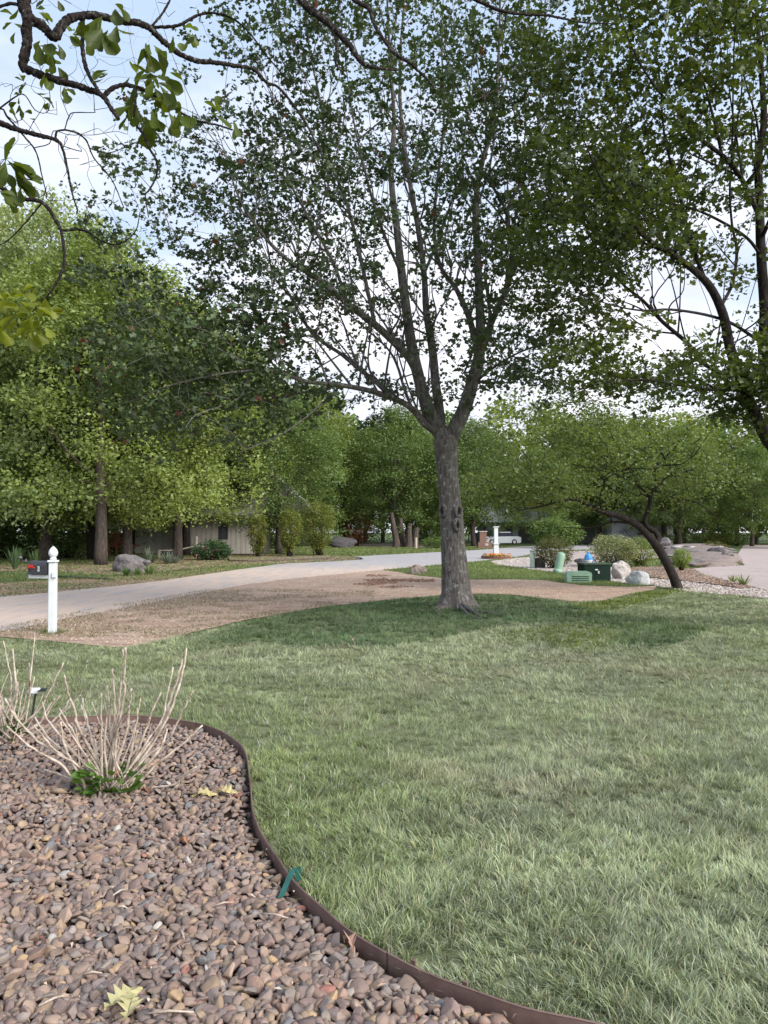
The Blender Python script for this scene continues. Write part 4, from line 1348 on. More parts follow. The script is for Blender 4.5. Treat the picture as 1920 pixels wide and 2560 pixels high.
mcol = colfn((0.042, 0.064, 0.030), (0.080, 0.118, 0.045), var=0.6, yellow=(0.13, 0.05, 0.035), yp=0.012)
mbm = leaves(tips, 14, 0.27, 0.100, 'star', mcol, rt, droop=0.5)
# leaves along the twigs too
mid = pos[nl:][rt.random(len(pos) - nl) < 0.22]
mbm = leaves(mid, 2, 0.2, 0.095, 'star', mcol, rt, droop=0.45, mb=mbm)
part('crown', mbm, M_leaf_dk, maple, kind='stuff')

# ---- big maple whose trunk stands just outside the frame on the right
YR = 11.6
base_r = np.array([7.0, YR + .3, 0.0])
oakr = thing('maple_tree', 'large dark limbed maple leaning in over the lawn from beside the driveway', 'tree', tuple(base_r))
r_limbs = [
    ([(base_r[0], base_r[1], -0.1), (base_r[0] - .02, base_r[1], 0.6), (base_r[0] - .1, base_r[1], 1.6), (base_r[0] - .3, base_r[1], 2.2)], [.38, .28, .25, .24]),
    ([(base_r[0] - .3, base_r[1], 2.2), P(1990, 1180, YR + .2), P(1920, 1099, YR), P(1877, 1012, YR), P(1855, 956, YR - .1), P(1825, 869, YR - .2), P(1808, 787, YR - .3), P(1770, 710, YR - .5), P(1699, 648, YR - .8), P(1634, 610, YR - 1.1), P(1560, 540, YR - 1.4), P(1500, 440, YR - 1.6), P(1450, 330, YR - 1.8)], [.2, .17, .14, .125, .12, .11, .10, .085, .065, .05, .035, .022, .01]),
    ([P(1803, 765, YR - .3), P(1832, 705, YR), P(1842, 626, YR + .2), P(1830, 560, YR + .4), P(1825, 460, YR + .5), P(1840, 330, YR + .5), P(1855, 200, YR + .5), P(1840, 60, YR + .5)], [.04, .038, .035, .03, .027, .022, .016, .01]),
    ([(base_r[0] - .3, base_r[1], 2.2), P(2010, 1080, YR + .5), P(1960, 980, YR + .5), P(1912, 904, YR + .5), P(1912, 774, YR + .5), P(1903, 643, YR + .5), P(1899, 521, YR + .4), P(1896, 391, YR + .3), P(1910, 304, YR + .3), P(1903, 174, YR + .2), P(1894, 60, YR + .1), P(1885, -120, YR)], [.2, .16, .14, .13, .12, .11, .10, .085, .075, .06, .045, .02]),
    ([P(1899, 540, YR + .4), P(1884, 510, YR + .3), P(1851, 443, YR), P(1808, 391, YR - .3), P(1751, 347, YR - .6), P(1705, 290, YR - .9), P(1640, 220, YR - 1.2), P(1580, 120, YR - 1.5), P(1540, 0, YR - 1.7)], [.065, .06, .055, .05, .042, .034, .026, .018, .01]),
    ([P(1805, 388, YR - .3), P(1786, 304, YR - .2), P(1762, 217, YR), P(1738, 152, YR + .1), P(1719, 70, YR + .1), P(1700, -60, YR + .1)], [.035, .032, .03, .025, .02, .01]),
    ([P(1764, 704, YR - .5), P(1721, 586, YR - .3), P(1708, 521, YR - .2), P(1684, 434, YR), P(1660, 330, YR + .2), P(1650, 200, YR + .3), P(1630, 60, YR + .4)], [.05, .045, .04, .034, .027, .02, .01]),
    ([P(1903, 640, YR + .5), P(1868, 595, YR + .3), P(1808, 556, YR), P(1742, 525, YR - .4), P(1677, 508, YR - .8), P(1612, 482, YR - 1.2), P(1560, 440, YR - 1.5), P(1490, 380, YR - 1.8)], [.04, .037, .034, .03, .026, .02, .015, .008]),
    ([P(1912, 860, YR + .5), P(1880, 840, YR + .3), P(1829, 808, YR), P(1764, 787, YR - .4), P(1677, 774, YR - .9), P(1600, 776, YR - 1.3), P(1520, 760, YR - 1.7), P(1440, 730, YR - 2)], [.045, .042, .038, .033, .027, .02, .014, .007]),
    ([P(1960, 985, YR + .5), P(1850, 950, YR + 1.0), P(1764, 912, YR + 1.3), P(1721, 860, YR + 1.3), P(1656, 804, YR + 1.4), P(1608, 752, YR + 1.4), P(1547, 700, YR + 1.4), P(1480, 600, YR + 1.5), P(1430, 480, YR + 1.5)], [.06, .06, .058, .055, .05, .042, .033, .024, .012]),
    ([P(1855, 956, YR - .1), P(1790, 975, YR - .6), P(1700, 962, YR - 1.0), P(1600, 950, YR - 1.3), P(1500, 960, YR - 1.5), P(1420, 985, YR - 1.6)], [.04, .035, .027, .02, .013, .007]),
    ([P(1903, 600, YR + .5), P(1950, 480, YR - .3), P(1960, 350, YR - .6), P(1930, 200, YR - .8), P(1900, 50, YR - 1)], [.05, .045, .035, .025, .012]),
]
r_limbs = [(np.array(a), np.array(b) * (1.0 if i == 0 else 0.66)) for i, (a, b) in enumerate(r_limbs)]
rt = np.random.default_rng(33)
r_limbs = shoots(r_limbs, 60, 0.012, 0.07, 1.7, 0.8, rt, 0.022)
tips = np.vstack([
    ellip(500, (4.1, YR - .2, 8.3), (2.4, 2.6, 3.0), rt, gap=0.42, gseed=13, gs=0.8),
    ellip(280, (3.3, YR - .3, 5.9), (1.7, 2.2, 1.8), rt, gap=0.43, gseed=15, gs=0.8),
    ellip(190, (6.0, YR - .2, 7.0), (1.6, 2.6, 3.6), rt, gap=0.42, gseed=14, gs=0.8),
    ellip(120, (3.9, YR - .9, 3.85), (1.6, 1.5, 0.55), rt, gap=0.36, gseed=16, gs=0.6),
    ellip(90, (5.6, YR - .3, 3.7), (0.9, 1.4, 0.7), rt),
])
tips = tips[tips[:, 2] > 2.6]
tips = thin(tips, [(1690, 760, 130, 75, 0.12), (1850, 560, 110, 240, 0.45), (1650, 640, 90, 60, 0.4), (1870, 780, 60, 90, 0.3), (1640, 200, 60, 160, 0.6), (1560, 870, 90, 40, 0.4), (1730, 890, 200, 60, 0.5)], rt)
pos, par, fr, nl = grow(r_limbs, tips, bf=0.28, seed=6, attach_r=2.6)
part('limbs', skeleton_mesh(pos, par, fr, nl, rtip=0.006, pexp=0.40), M_bark_dark, oakr, smooth=True)
rcol = colfn((0.045, 0.070, 0.018), (0.090, 0.122, 0.026), var=0.5, scale=0.8)
mbm = leaves(tips, 27, 0.30, 0.092, 'star', rcol, rt, droop=0.45)
part('crown', mbm, M_leaf, oakr, kind='stuff')

# ---- leaning redbud
base_b = G(1693, 1473)
YB = base_b[1]
redbud = thing('redbud_tree', 'small leaning tree with dark curved trunk and low spreading canopy in the gravel', 'tree', tuple(base_b))
b_limbs = [
    (PL([(1696, 1478, YB), (1685, 1445, YB), (1662, 1398, YB), (1640, 1362, YB)]), [.15, .125, .115, .12]),
    (PL([(1640, 1362, YB), (1604, 1322, YB), (1573, 1301, YB - .1), (1540, 1288, YB - .2), (1504, 1279, YB - .3), (1469, 1262, YB - .4), (1443, 1249, YB - .5), (1400, 1253, YB - .7), (1352, 1266, YB - .9), (1300, 1275, YB - 1)]), [.10, .095, .09, .08, .07, .055, .045, .034, .024, .012]),
    (PL([(1640, 1362, YB), (1646, 1345, YB + .1), (1638, 1330, YB + .1), (1617, 1316, YB + .1), (1612, 1298, YB + .1), (1624, 1264, YB + .1), (1626, 1240, YB + .1), (1636, 1221, YB + .1), (1669, 1186, YB + .2), (1662, 1147, YB + .3), (1634, 1099, YB + .3), (1600, 1050, YB + .3)]), [.085, .08, .07, .065, .065, .06, .055, .045, .035, .028, .02, .01]),
    (PL([(1612, 1305, YB + .1), (1580, 1308, YB + .3), (1530, 1305, YB + .6), (1470, 1320, YB + .8), (1410, 1318, YB + 1)]), [.035, .03, .025, .018, .008]),
    (PL([(1624, 1240, YB + .1), (1595, 1215, YB), (1550, 1190, YB - .2), (1500, 1175, YB - .3), (1430, 1160, YB - .5)]), [.035, .03, .022, .015, .008]),
    (PL([(1634, 1225, YB + .1), (1690, 1245, YB), (1750, 1260, YB - .2), (1800, 1300, YB - .4)]), [.03, .026, .018, .008]),
    (PL([(1690, 1190, YB + .2), (1740, 1170, YB + .3), (1800, 1160, YB + .4), (1870, 1170, YB + .6)]), [.028, .022, .015, .008]),
    (PL([(1504, 1279, YB - .3), (1500, 1240, YB - .5), (1510, 1200, YB - .7), (1480, 1150, YB - .9)]), [.03, .024, .018, .008]),
    (PL([(1443, 1249, YB - .5), (1400, 1225, YB - .6), (1360, 1190, YB - .7), (1300, 1160, YB - .8)]), [.026, .022, .016, .008]),
]
rt = np.random.default_rng(43)
tips = np.vstack([
    ellip(720, (5.6, YB, 3.75), (3.9, 2.6, 1.85), rt, gap=0.45, gseed=23, gs=0.9),
    ellip(210, (3.5, YB - .4, 2.6), (1.9, 1.9, 0.55), rt, gap=0.40, gseed=24, gs=0.6),
    ellip(90, (8.2, YB - .3, 2.8), (1.3, 1.5, 0.7), rt, gap=0.38, gseed=25, gs=0.6),
])
tips = tips[tips[:, 2] > 1.9]
pos, par, fr, nl = grow(b_limbs, tips, bf=0.25, seed=8, attach_r=1.2)
part('limbs', skeleton_mesh(pos, par, fr, nl, rtip=0.0075, pexp=0.40), M_bark_dark, redbud, smooth=True)
mbm = leaves(tips, 20, 0.34, 0.082, 'oval', colfn((0.095, 0.14, 0.04), (0.165, 0.22, 0.07), var=0.45, scale=0.9), rt, droop=0.25, flat=0.45)
part('crown', mbm, M_leaf, redbud, kind='stuff')


# ---- generic trees (prototypes at the origin, copied with shared meshes)
def make_tree(name, label, cat, h, cr, cz0, trunk_r, ntip, per, lsize, col, seed, bark, shape='quad', clump=0.55, droop=0.3, gap=0.42, multi=False, mat=None, group=None):
    r_ = np.random.default_rng(seed)
    root = thing(name, label, cat, (0, 0, 0), 0, group)
    top = h * 0.92
    wob = r_.normal(size=(7, 2)) * 0.02 * h
    wob[0] = 0; wob[1] *= 0.3
    zs = np.linspace(0, top, 7)
    tpts = np.column_stack([wob[:, 0], wob[:, 1], zs])
    trad = trunk_r * np.array([1.35, 1.0, 0.85, 0.65, 0.45, 0.25, 0.08])
    limbs = [(tpts, trad)]
    for i in range(9):
        t = 0.2 + 0.65 * (i + r_.random() * 0.6) / 9
        z = max(t * top, cz0 + 0.2)
        a = i * 2.4 + r_.random()
        c0 = np.array([np.interp(z, zs, tpts[:, 0]), np.interp(z, zs, tpts[:, 1]), z])
        ln = cr * (0.9 - 0.5 * abs(t - 0.45))
        d = np.array([math.cos(a), math.sin(a), 0.55 + 0.5 * t])
        rr = trunk_r * 0.42 * (1 - t * 0.6)
        p = [c0, c0 + d * ln * 0.33, c0 + d * ln * 0.62 + (0, 0, 0.1 * ln), c0 + d * ln * 0.85 + r_.normal(size=3) * 0.2]
        limbs.append((np.array(p), [rr, rr * 0.75, rr * 0.45, rr * 0.2]))
    cz = (cz0 + h) / 2
    tips = ellip(ntip, (0, 0, cz), (cr, cr, (h - cz0) / 2), r_, lo=0.35, gap=gap, gseed=seed, gs=cr * 0.45)
    # taper towards the top
    k = np.clip(1.12 - 0.45 * ((tips[:, 2] - cz0) / (h - cz0)) ** 2, 0.4, 1.1)
    tips[:, 0] *= k; tips[:, 1] *= k
    ns_ = ntip // 11
    a_ = r_.random(ns_) * 2 * math.pi; q_ = cr * (0.45 + 0.5 * r_.random(ns_))
    zlow = cz0 + 1.6 - 3.1 * vnoise(np.cos(a_) * 3 + 9, np.sin(a_) * 3 + 9, 1.1, seed) + 0.9 * r_.random(ns_)
    tips = np.vstack([tips, np.column_stack([np.cos(a_) * q_, np.sin(a_) * q_, zlow])])
    tips += r_.normal(size=tips.shape) * 0.25
    pos, par, fr, nl = grow(limbs, tips, bf=0.3, seed=seed, attach_r=cz0 * 0.8)
    part('trunk', skeleton_mesh(pos, par, fr, nl, rtip=0.008, pexp=0.42, thick_sides=14), bark, root, smooth=True)
    mb = leaves(tips, per, clump, lsize, shape, col, r_, droop=droop, flat=0.8, loose=1.1)
    part('crown', mb, mat or M_leaf, root, kind='stuff')
    return root


bright = colfn((0.135, 0.19, 0.048), (0.275, 0.345, 0.095), var=0.5, scale=2.4)
bright2 = colfn((0.18, 0.24, 0.095), (0.34, 0.40, 0.19), var=0.5, scale=2.4)
midg = colfn((0.095, 0.155, 0.038), (0.145, 0.215, 0.055), var=0.45, scale=1.5)
darkg = colfn((0.080, 0.115, 0.038), (0.125, 0.170, 0.055), var=0.5, scale=1.5)

gr = 'oaks in a row across the street'
t1 = make_tree('oak_tree', 'tall feathery pale green oak with dark trunk behind the mailbox', 'tree', 18.5, 6.0, 2.8, 0.23, 1000, 52, 0.20, bright2, 51, M_bark_oak, 'quad', gap=0.42, clump=0.8, droop=0.9, group=gr)
t2 = make_tree('oak_tree', 'broad yellow green oak with the thickest rough trunk beside a paler twin', 'tree', 15.5, 5.6, 3.2, 0.235, 950, 52, 0.19, bright, 52, M_bark_oak, 'quad', gap=0.44, clump=0.75, droop=0.3, group=gr)
t3 = make_tree('maple_tree', 'round mid green maple in front of the grey house', 'tree', 13.0, 5.2, 2.4, 0.22, 900, 46, 0.18, midg, 53, M_bark_oak, 'quad', gap=0.43, clump=0.7, group=gr)
t4 = make_tree('shade_tree', 'dark dense tree behind the boulder and yuccas', 'tree', 12.0, 4.6, 2.6, 0.20, 800, 46, 0.18, darkg, 54, M_bark_dark, 'quad', gap=0.42, clump=0.7, group=gr)


def at(o, px_, py_, rz, s=1.0):
    p = G(px_, py_)
    o.location = tuple(p); o.rotation_euler = (0, 0, rz); o.scale = (s, s, s)
    return o


def dat(o, px_, py_, rz, s, label, group=None, Y=None):
    p = G(px_, py_) if Y is None else np.array([(px_ - 960) / F * Y, Y, 0])
    return dup(o, tuple(p), rz, s, label, group)


at(t1, 113, 1404, 0.3, 1.0)
at(t2, 252, 1413, 1.2, 0.98)
dat(t4, 232, 1400, 2.0, 1.1, 'darker rough trunked oak standing close behind the thickest trunk', gr)
dat(t2, 318, 1404, 3.1, 0.85, 'yellow green oak with straight trunk in front of the wooden deck', gr)
dat(t3, 371, 1386, 0.5, 0.85, 'slim trunked young tree against the grey siding behind the yuccas', gr)
dat(t2, 444, 1398, 4.4, 0.95, 'medium oak with pale straight trunk at the bed edge before the house', gr)
at(t4, 465, 1389, 1.0, 1.15)
t4['label'] = 'dark trunked tree against the house wall just past the pale straight trunk'
at(t3, 697, 1386, 2.5, 0.85)
t3['label'] = 'mid green tree with dark trunk between the grey roof and the round shrubs'
# trees that close the picture on the left
dat(t1, -70, 1400, 1.9, 0.95, 'tall pale green oak half out of the picture by the street', gr)
dat(t3, 30, 1385, 3.0, 1.15, 'thick green tree behind the lilac irises', gr)
dat(t4, 190, 1375, 4.0, 1.25, 'dark tree deep in the thicket behind the thickest oak', gr)
dat(t1, 330, 1374, 5.0, 1.05, 'tall pale tree rising behind the roof end of the grey house', gr)
dat(t2, 575, 1372, 0.2, 1.2, 'yellow green tree rising behind the grey house roof', gr)
# ---- middle distance
gm = 'trees around the far end of the street'
mid1 = dat(t3, 992, 1366, 1.1, 1.0, 'spreading bright green maple with dark trunk on the far lawn', gm)
mid1.scale = (1.15, 1.15, 1.12)
dat(t3, 860, 1364, 0.1, 0.95, 'green maple over the neighbouring driveway, behind a dark boulder', gm)
dat(t3, 1120, 1362, 4.1, 0.9, 'green maple just behind the pale grey trunk of the lawn maple', gm)
dat(t2, 760, 1366, 2.2, 1.1, 'yellow green tree behind the three upright shrubs', gm)
dat(t4, 690, 1362, 5.2, 0.9, 'dark brownish green tree beside the steep roof', gm)
dat(t3, 1185, 1366, 3.6, 1.0, 'green maple between the pale grey trunk and the brick pillar', gm)
dat(t3, 1345, 1366, 2.9, 0.78, 'small green tree behind the white utility post', gm)
dat(t4, 1180, 1356, 0.9, 0.85, 'tree in shade behind the brick mailbox pillar', gm)
dat(t2, 1440, 1360, 3.9, 0.85, 'yellow green tree before the distant grey house', gm)
dat(t3, 1560, 1362, 1.4, 0.80, 'green tree behind the pale variegated bush', gm)
dat(t4, 1660, 1358, 0.4, 0.95, 'dark tree behind the rock island', gm)
dat(t2, 1760, 1362, 1.7, 0.80, 'yellow green tree above the far hedge', gm)
dat(t3, 1880, 1366, 5.5, 0.80, 'green tree past the concrete driveway', gm)
dat(t3, 2040, 1372, 0.5, 0.80, 'green tree at the far side of the driveway edge', gm)


dat(t2, 520, 1368, 3.3, 1.25, 'tallest yellow green crown rising over the low grey roof', gm)
dat(t3, 640, 1362, 0.6, 1.25, 'green crown rising behind the steep brown roof', gm)
dat(t2, 1500, 1362, 5.6, 1.0, 'yellow green crown directly above the leaning tree', gm)
dat(t3, 1700, 1366, 2.6, 0.95, 'green crown between the rock island and the hedge row', gm)


# ---- far woods that read as one mass
def crown_cloud(mb, c, r, n, size, col, r_):
    d = r_.normal(size=(n, 3)); d /= np.linalg.norm(d, axis=1)[:, None]
    p = np.asarray(c) + d * (0.55 + 0.45 * r_.random(n)[:, None] ** 0.6) * np.asarray(r)
    g = fbm(p[:, 0], p[:, 2] + p[:, 1] * 0.4, r[0] * 0.35, 5)
    p = p[(g > 0.36) & (p[:, 2] > 0.2)]
    leaves(p, 1, 0.4, size, 'quad', col, r_, mb=mb)


rw = np.random.default_rng(77)
mbw = MB()
mbtr = MB()
wcols = [bright, bright2, midg, darkg, midg]
for i in range(62):
    Yw = 88 + rw.random() * 60
    xw = (-0.62 + 1.3 * (i + rw.random()) / 62) * Yw
    pxx = 960 + xw / Yw * F
    hmax = 17 + 5 * rw.random()
    if 1225 < pxx < 1320:
        hmax = 7.5 + 2 * rw.random()
        Yw = 130 + rw.random() * 20; xw = (pxx - 960) / F * Yw
    rr = 4.2 + 2.5 * rw.random()
    hmax *= Yw / 115
    for k in range(3):
        cc = (xw + rw.normal() * 1.8, Yw + rw.normal() * 2, hmax * (0.34 + 0.2 * k))
        crown_cloud(mbw, cc, (rr * (1 - 0.2 * k), rr, hmax * 0.26), 900, 0.8, wcols[int(rw.integers(0, 5))], rw)
    tube([(xw, Yw, 0), (xw + .3, Yw, hmax * 0.7)], [0.35, 0.12], 6, mbtr)
woods = thing('distant_woods', 'mass of mixed green woods closing the view beyond the street and houses', 'woods')
woods['kind'] = 'stuff'
part('foliage', mbw, M_leaf, woods, kind='stuff')
part('trunks', mbtr, M_bark_oak, woods, kind='stuff')


# ------------------------------------------------------------------ shrubs
def shrub(name, label, px_, py_, w, h, n, lsize, col, seed, cat='shrub', shape='quad', stems=7, group=None, upright=False, gap=0.36, depth=None, trans=None, z0=0.08):
    r_ = np.random.default_rng(seed)
    b = G(px_, py_)
    b[1] += (depth or w) * 0.5
    b[0] = (px_ - 960) / F * b[1]
    root = thing(name, label, cat, tuple(b), 0, group)
    dp = depth or w
    tips = ellip(n // 14, (b[0], b[1], z0 + (h - z0) * 0.52), (w / 2, dp / 2, (h - z0) * 0.5), r_, lo=0.5, gap=gap, gseed=seed, gs=w * 0.3)
    if upright:
        k = 0.55 + 0.6 * np.clip((tips[:, 2]) / h, 0, 1) * np.where(tips[:, 2] > h * 0.75, 0.75, 1)
        tips[:, 0] = b[0] + (tips[:, 0] - b[0]) * k
        tips[:, 1] = b[1] + (tips[:, 1] - b[1]) * k
    mb = leaves(tips, 14, w * 0.13, lsize, shape, col, r_, droop=-0.35 if upright else 0.1, flat=1.0)
    part('foliage', mb, M_leaf, root, kind='stuff')
    ms = MB()
    for i in range(stems * 4):
        t_ = tips[int(r_.integers(0, len(tips)))]
        q = b + (r_.normal() * w * 0.06, r_.normal() * w * 0.06, 0)
        pm = (q + t_) / 2 + (0, 0, h * 0.06)
        tube(np.array([q, pm, t_]), [0.012 + h * 0.004, 0.01, 0.005], 4, ms)
    part('stems', ms, M_bark_dark, root, kind='stuff')
    return root


ylw = colfn((0.14, 0.17, 0.03), (0.20, 0.22, 0.045), var=0.45, scale=0.5)
gs = 'upright shrubs in the strip by the house'
shrub('shrub', 'narrow upright yellow green shrub nearest the grey house window', 645, 1393, 1.35, 2.6, 3600, 0.10, ylw, 1, group=gs, upright=True)
shrub('shrub', 'middle one of the three upright yellow green shrubs', 725, 1393, 1.5, 3.0, 4200, 0.10, ylw, 2, group=gs, upright=True)
shrub('shrub', 'widest yellow green shrub, at the street end of the strip', 797, 1391, 2.2, 3.3, 7000, 0.10, ylw, 3, group=gs, upright=True)
shrub('peony_bush', 'dark glossy green peony bush with pink flowers in the mulch', 528, 1403, 1.9, 1.0, 3600, 0.11, colfn((0.035, 0.085, 0.03), (0.06, 0.12, 0.04), scale=0.4), 4, cat='bush')
shrub('shrub', 'reddish green twiggy bush beside the white utility post', 1385, 1424, 1.55, 1.25, 4200, 0.07, colfn((0.085, 0.08, 0.03), (0.12, 0.13, 0.045), scale=0.3), 5)
shrub('shrub', 'wide pale cream green variegated bush behind the boulder', 1530, 1421, 2.1, 1.25, 6500, 0.085, colfn((0.16, 0.19, 0.085), (0.30, 0.32, 0.17), scale=0.35, var=0.6), 6)
shrub('shrub', 'taller yellow green part of the hedge against the pale bush', 1600, 1418, 1.5, 1.2, 4000, 0.08, colfn((0.15, 0.20, 0.05), (0.24, 0.28, 0.10), scale=0.35, var=0.6), 7)
shrub('shrub', 'small bright yellow green shrub beside the leaning trunk', 1703, 1430, 0.85, 0.85, 2200, 0.055, colfn((0.16, 0.23, 0.04), (0.24, 0.31, 0.06), scale=0.3), 8, upright=True)
for i, (px_, w_, c_, lb) in enumerate(((1662, 2.0, midg, 'dark green round shrub at the near end of the far hedge row'), (1718, 2.2, midg, 'green mounded shrub second in the far hedge row'), (1758, 1.8, bright, 'yellow green low shrub in the middle of the far hedge row'), (1800, 2.0, ylw, 'yellowest low shrub of the far hedge row above the rocks'), (1840, 2.2, midg, 'last green shrub of the far hedge row by the driveway'))):
    shrub('shrub', lb, px_, 1366, w_ * 1.2, 1.25, 1800, 0.13, c_, 20 + i, group='hedge row beyond the rock island')
shrub('shrub', 'low dark spreading shrub on top of the rock island', 1785, 1385, 1.6, 0.8, 1600, 0.09, colfn((0.09, 0.10, 0.03), (0.14, 0.14, 0.05), scale=0.3), 31)
under = colfn((0.12, 0.19, 0.055), (0.19, 0.27, 0.085), var=0.5, scale=0.8)
# thicket on the left behind the oaks
for i, (px_, py_, w_, h_, c_, lb) in enumerate(((20, 1400, 5.0, 3.6, under, 'dark green bushes behind the lilac irises'), (170, 1400, 4.6, 4.4, under, 'tall leafy thicket between the first two oak trunks'),
                                                 (285, 1388, 4.0, 3.0, under, 'green bush beneath the white parasol'), (-90, 1404, 5.0, 4.0, darkg, 'dark bush thicket past the mailbox'), (600, 1383, 3.4, 2.2, darkg, 'dark green bush against the house corner by the narrow shrub'))):
    shrub('bush', lb, px_, py_, w_, h_, 9000, 0.17, c_, 40 + i, gap=0.33)
for i, (px_, py_, w_, h_, lb) in enumerate(((700, 1374, 5.0, 3.0, 'shaded bushes behind the middle upright shrub'), (900, 1360, 7.0, 4.0, 'dark bushes behind the far driveway'), (1075, 1360, 5.0, 3.2, 'green bushes behind the stump cluster'),
                                            (1390, 1372, 4.5, 2.6, 'shaded bushes beyond the reddish twiggy bush'), (1650, 1362, 8.0, 3.5, 'bushes along the back of the rock island'), (1830, 1362, 8.0, 3.5, 'bushes beyond the far edge of the driveway'))):
    shrub('bush', lb, px_, py_, w_, h_, 6000, 0.22, (darkg, darkg, midg, midg, darkg, midg)[i], 60 + i, gap=0.33)
shrub('shrub', 'rust red leaved small tree beyond the far driveway', 890, 1366, 3.4, 4.6, 2600, 0.2, colfn((0.17, 0.07, 0.04), (0.24, 0.11, 0.06), scale=0.6), 70)
shrub('shrub', 'low dark green ground plant by the far stump cluster', 1090, 1372, 2.6, 0.9, 1800, 0.14, midg, 71)


# strap leaved plants
def strap(name, label, px_, py_, n, ln, w, col, seed, lean=(0.1, 0.9), cat='plant', group=None):
    r_ = np.random.default_rng(seed)
    b = G(px_, py_)
    root = thing(name, label, cat, tuple(b), 0, group)
    mb = MB()
    for i in range(n):
        a = r_.random() * 6.283
        le = lean[0] + (lean[1] - lean[0]) * r_.random()
        L_ = ln * (0.7 + 0.4 * r_.random())
        d = np.array([math.cos(a) * le, math.sin(a) * le, math.sqrt(max(0.05, 1 - le * le))])
        sd = np.array([-math.sin(a), math.cos(a), 0]) * w / 2
        p0 = b + np.array([math.cos(a), math.sin(a), 0]) * 0.04
        p1 = p0 + d * L_ * 0.55; p2 = p0 + d * L_ - np.array([0, 0, le * L_ * 0.15])
        c = np.asarray(col) * (0.75 + 0.5 * r_.random())
        mb.add([p0 - sd, p0 + sd, p1 + sd * 0.9, p1 - sd * 0.9, p2], [np.array([[0, 1, 2, 3]]), np.array([[3, 2, 4]])], c)
    part('leaves', mb, M_grass, root, kind='stuff')
    return root


strap('yucca', 'spiky grey green yucca beside the grey boulder', 372, 1410, 46, 0.95, 0.06, (0.15, 0.19, 0.12), 1, (0.1, 0.95))
strap('yucca', 'lower bluish yucca nearer the pale oak trunk', 420, 1410, 60, 0.8, 0.06, (0.19, 0.22, 0.17), 2, (0.3, 0.98))
strap('yucca', 'small bluish yucca hard against the pale oak trunk', 436, 1409, 40, 0.65, 0.05, (0.20, 0.23, 0.18), 3, (0.3, 0.98))
i1 = strap('iris', 'clump of sword leaved irises with lilac flowers behind the mailbox', 38, 1424, 60, 0.95, 0.05, (0.09, 0.15, 0.06), 4, (0.02, 0.5))
strap('iris', 'sparser iris clump with a pale flower close to the first oak trunk', 88, 1420, 34, 0.85, 0.05, (0.09, 0.14, 0.05), 5, (0.02, 0.45))
strap('daylily', 'low green daylily tuft at the foot of the grey boulder', 315, 1440, 50, 0.38, 0.03, (0.10, 0.17, 0.04), 6, (0.1, 0.8))
strap('daylily', 'second low tuft just past the boulder', 342, 1438, 40, 0.34, 0.03, (0.11, 0.18, 0.04), 7, (0.1, 0.8))
strap('daylily', 'rounder green tuft beneath the garden lamp', 373, 1438, 60, 0.42, 0.03, (0.12, 0.19, 0.05), 8, (0.1, 0.8))
strap('grass_tuft', 'ornamental grass tuft at the tip of the mulch strip by the driveway', 1858, 1464, 40, 0.42, 0.03, (0.20, 0.26, 0.08), 9, (0.1, 0.9))
strap('grass_tuft', 'smaller yellowish tuft in the mulch strip', 1832, 1456, 26, 0.30, 0.03, (0.22, 0.25, 0.09), 10, (0.1, 0.9))
# flowers
M_pink = pmat('pink_petal', (0.65, 0.13, 0.38), (0.75, 0.25, 0.5), scale=20, rough=0.7)
M_lilac = pmat('lilac_petal', (0.48, 0.42, 0.66), (0.6, 0.55, 0.75), scale=20, rough=0.7)
M_orange = pmat('orange_petal', (0.75, 0.28, 0.04), (0.8, 0.45, 0.06), scale=20, rough=0.7)


def flower(px_, py_, Y, r0, mat, parent, seed):
    c = P(px_, py_, Y)
    mb = MB()
    r_ = np.random.default_rng(seed)
    for i in range(9):
        a = i * 0.7 + r_.random(); e = 0.1 + 0.9 * r_.random()
        d = np.array([math.cos(a) * math.cos(e), math.sin(a) * math.cos(e), math.sin(e)])
        s = np.cross(d, (0, 0, 1)); s /= np.linalg.norm(s) + 1e-6
        mb.add([c, c + d * r0 * .5 + s * r0 * .4, c + d * r0, c + d * r0 * .5 - s * r0 * .4], np.array([[0, 1, 2, 3]]))
    stem_root = parent
    part('flower', mb, mat, stem_root)


peony = [o for o in bpy.data.objects if o.name.startswith('peony_bush')][0]
py_y = peony.location.y
for k, (a, b) in enumerate(((492, 1391), (516, 1374), (542, 1378))):
    flower(a, b, py_y - 0.7, 0.16, M_pink, peony, k)
for k, (a, b, Y) in enumerate(((50, 1396, 0), (30, 1402, 0), (62, 1404, 0))):
    flower(a, b, i1.location.y - 0.1, 0.13, M_lilac, i1, 10 + k)

# ------------------------------------------------------------------ rocks
M_rock = pmat('rock_grey', (0.12, 0.107, 0.105), (0.21, 0.19, 0.185), scale=6, rough=0.95, bump=0.8, bscale=14, c3=(0.08, 0.07, 0.07), s3=4, t3=(0.52, 0.68))
M_rock_lt = pmat('rock_pale', (0.33, 0.30, 0.28), (0.50, 0.47, 0.44), scale=7, rough=0.95, bump=0.8, bscale=16, c3=(0.20, 0.15, 0.13), s3=5, t3=(0.52, 0.66))
M_rock_bl = pmat('rock_bluegrey', (0.34, 0.36, 0.37), (0.46, 0.48, 0.49), scale=7, rough=0.9, bump=0.5, bscale=16)
M_rock_dk = pmat('rock_dark', (0.05, 0.045, 0.05), (0.10, 0.09, 0.09), scale=7, rough=0.95, bump=0.8, bscale=14)


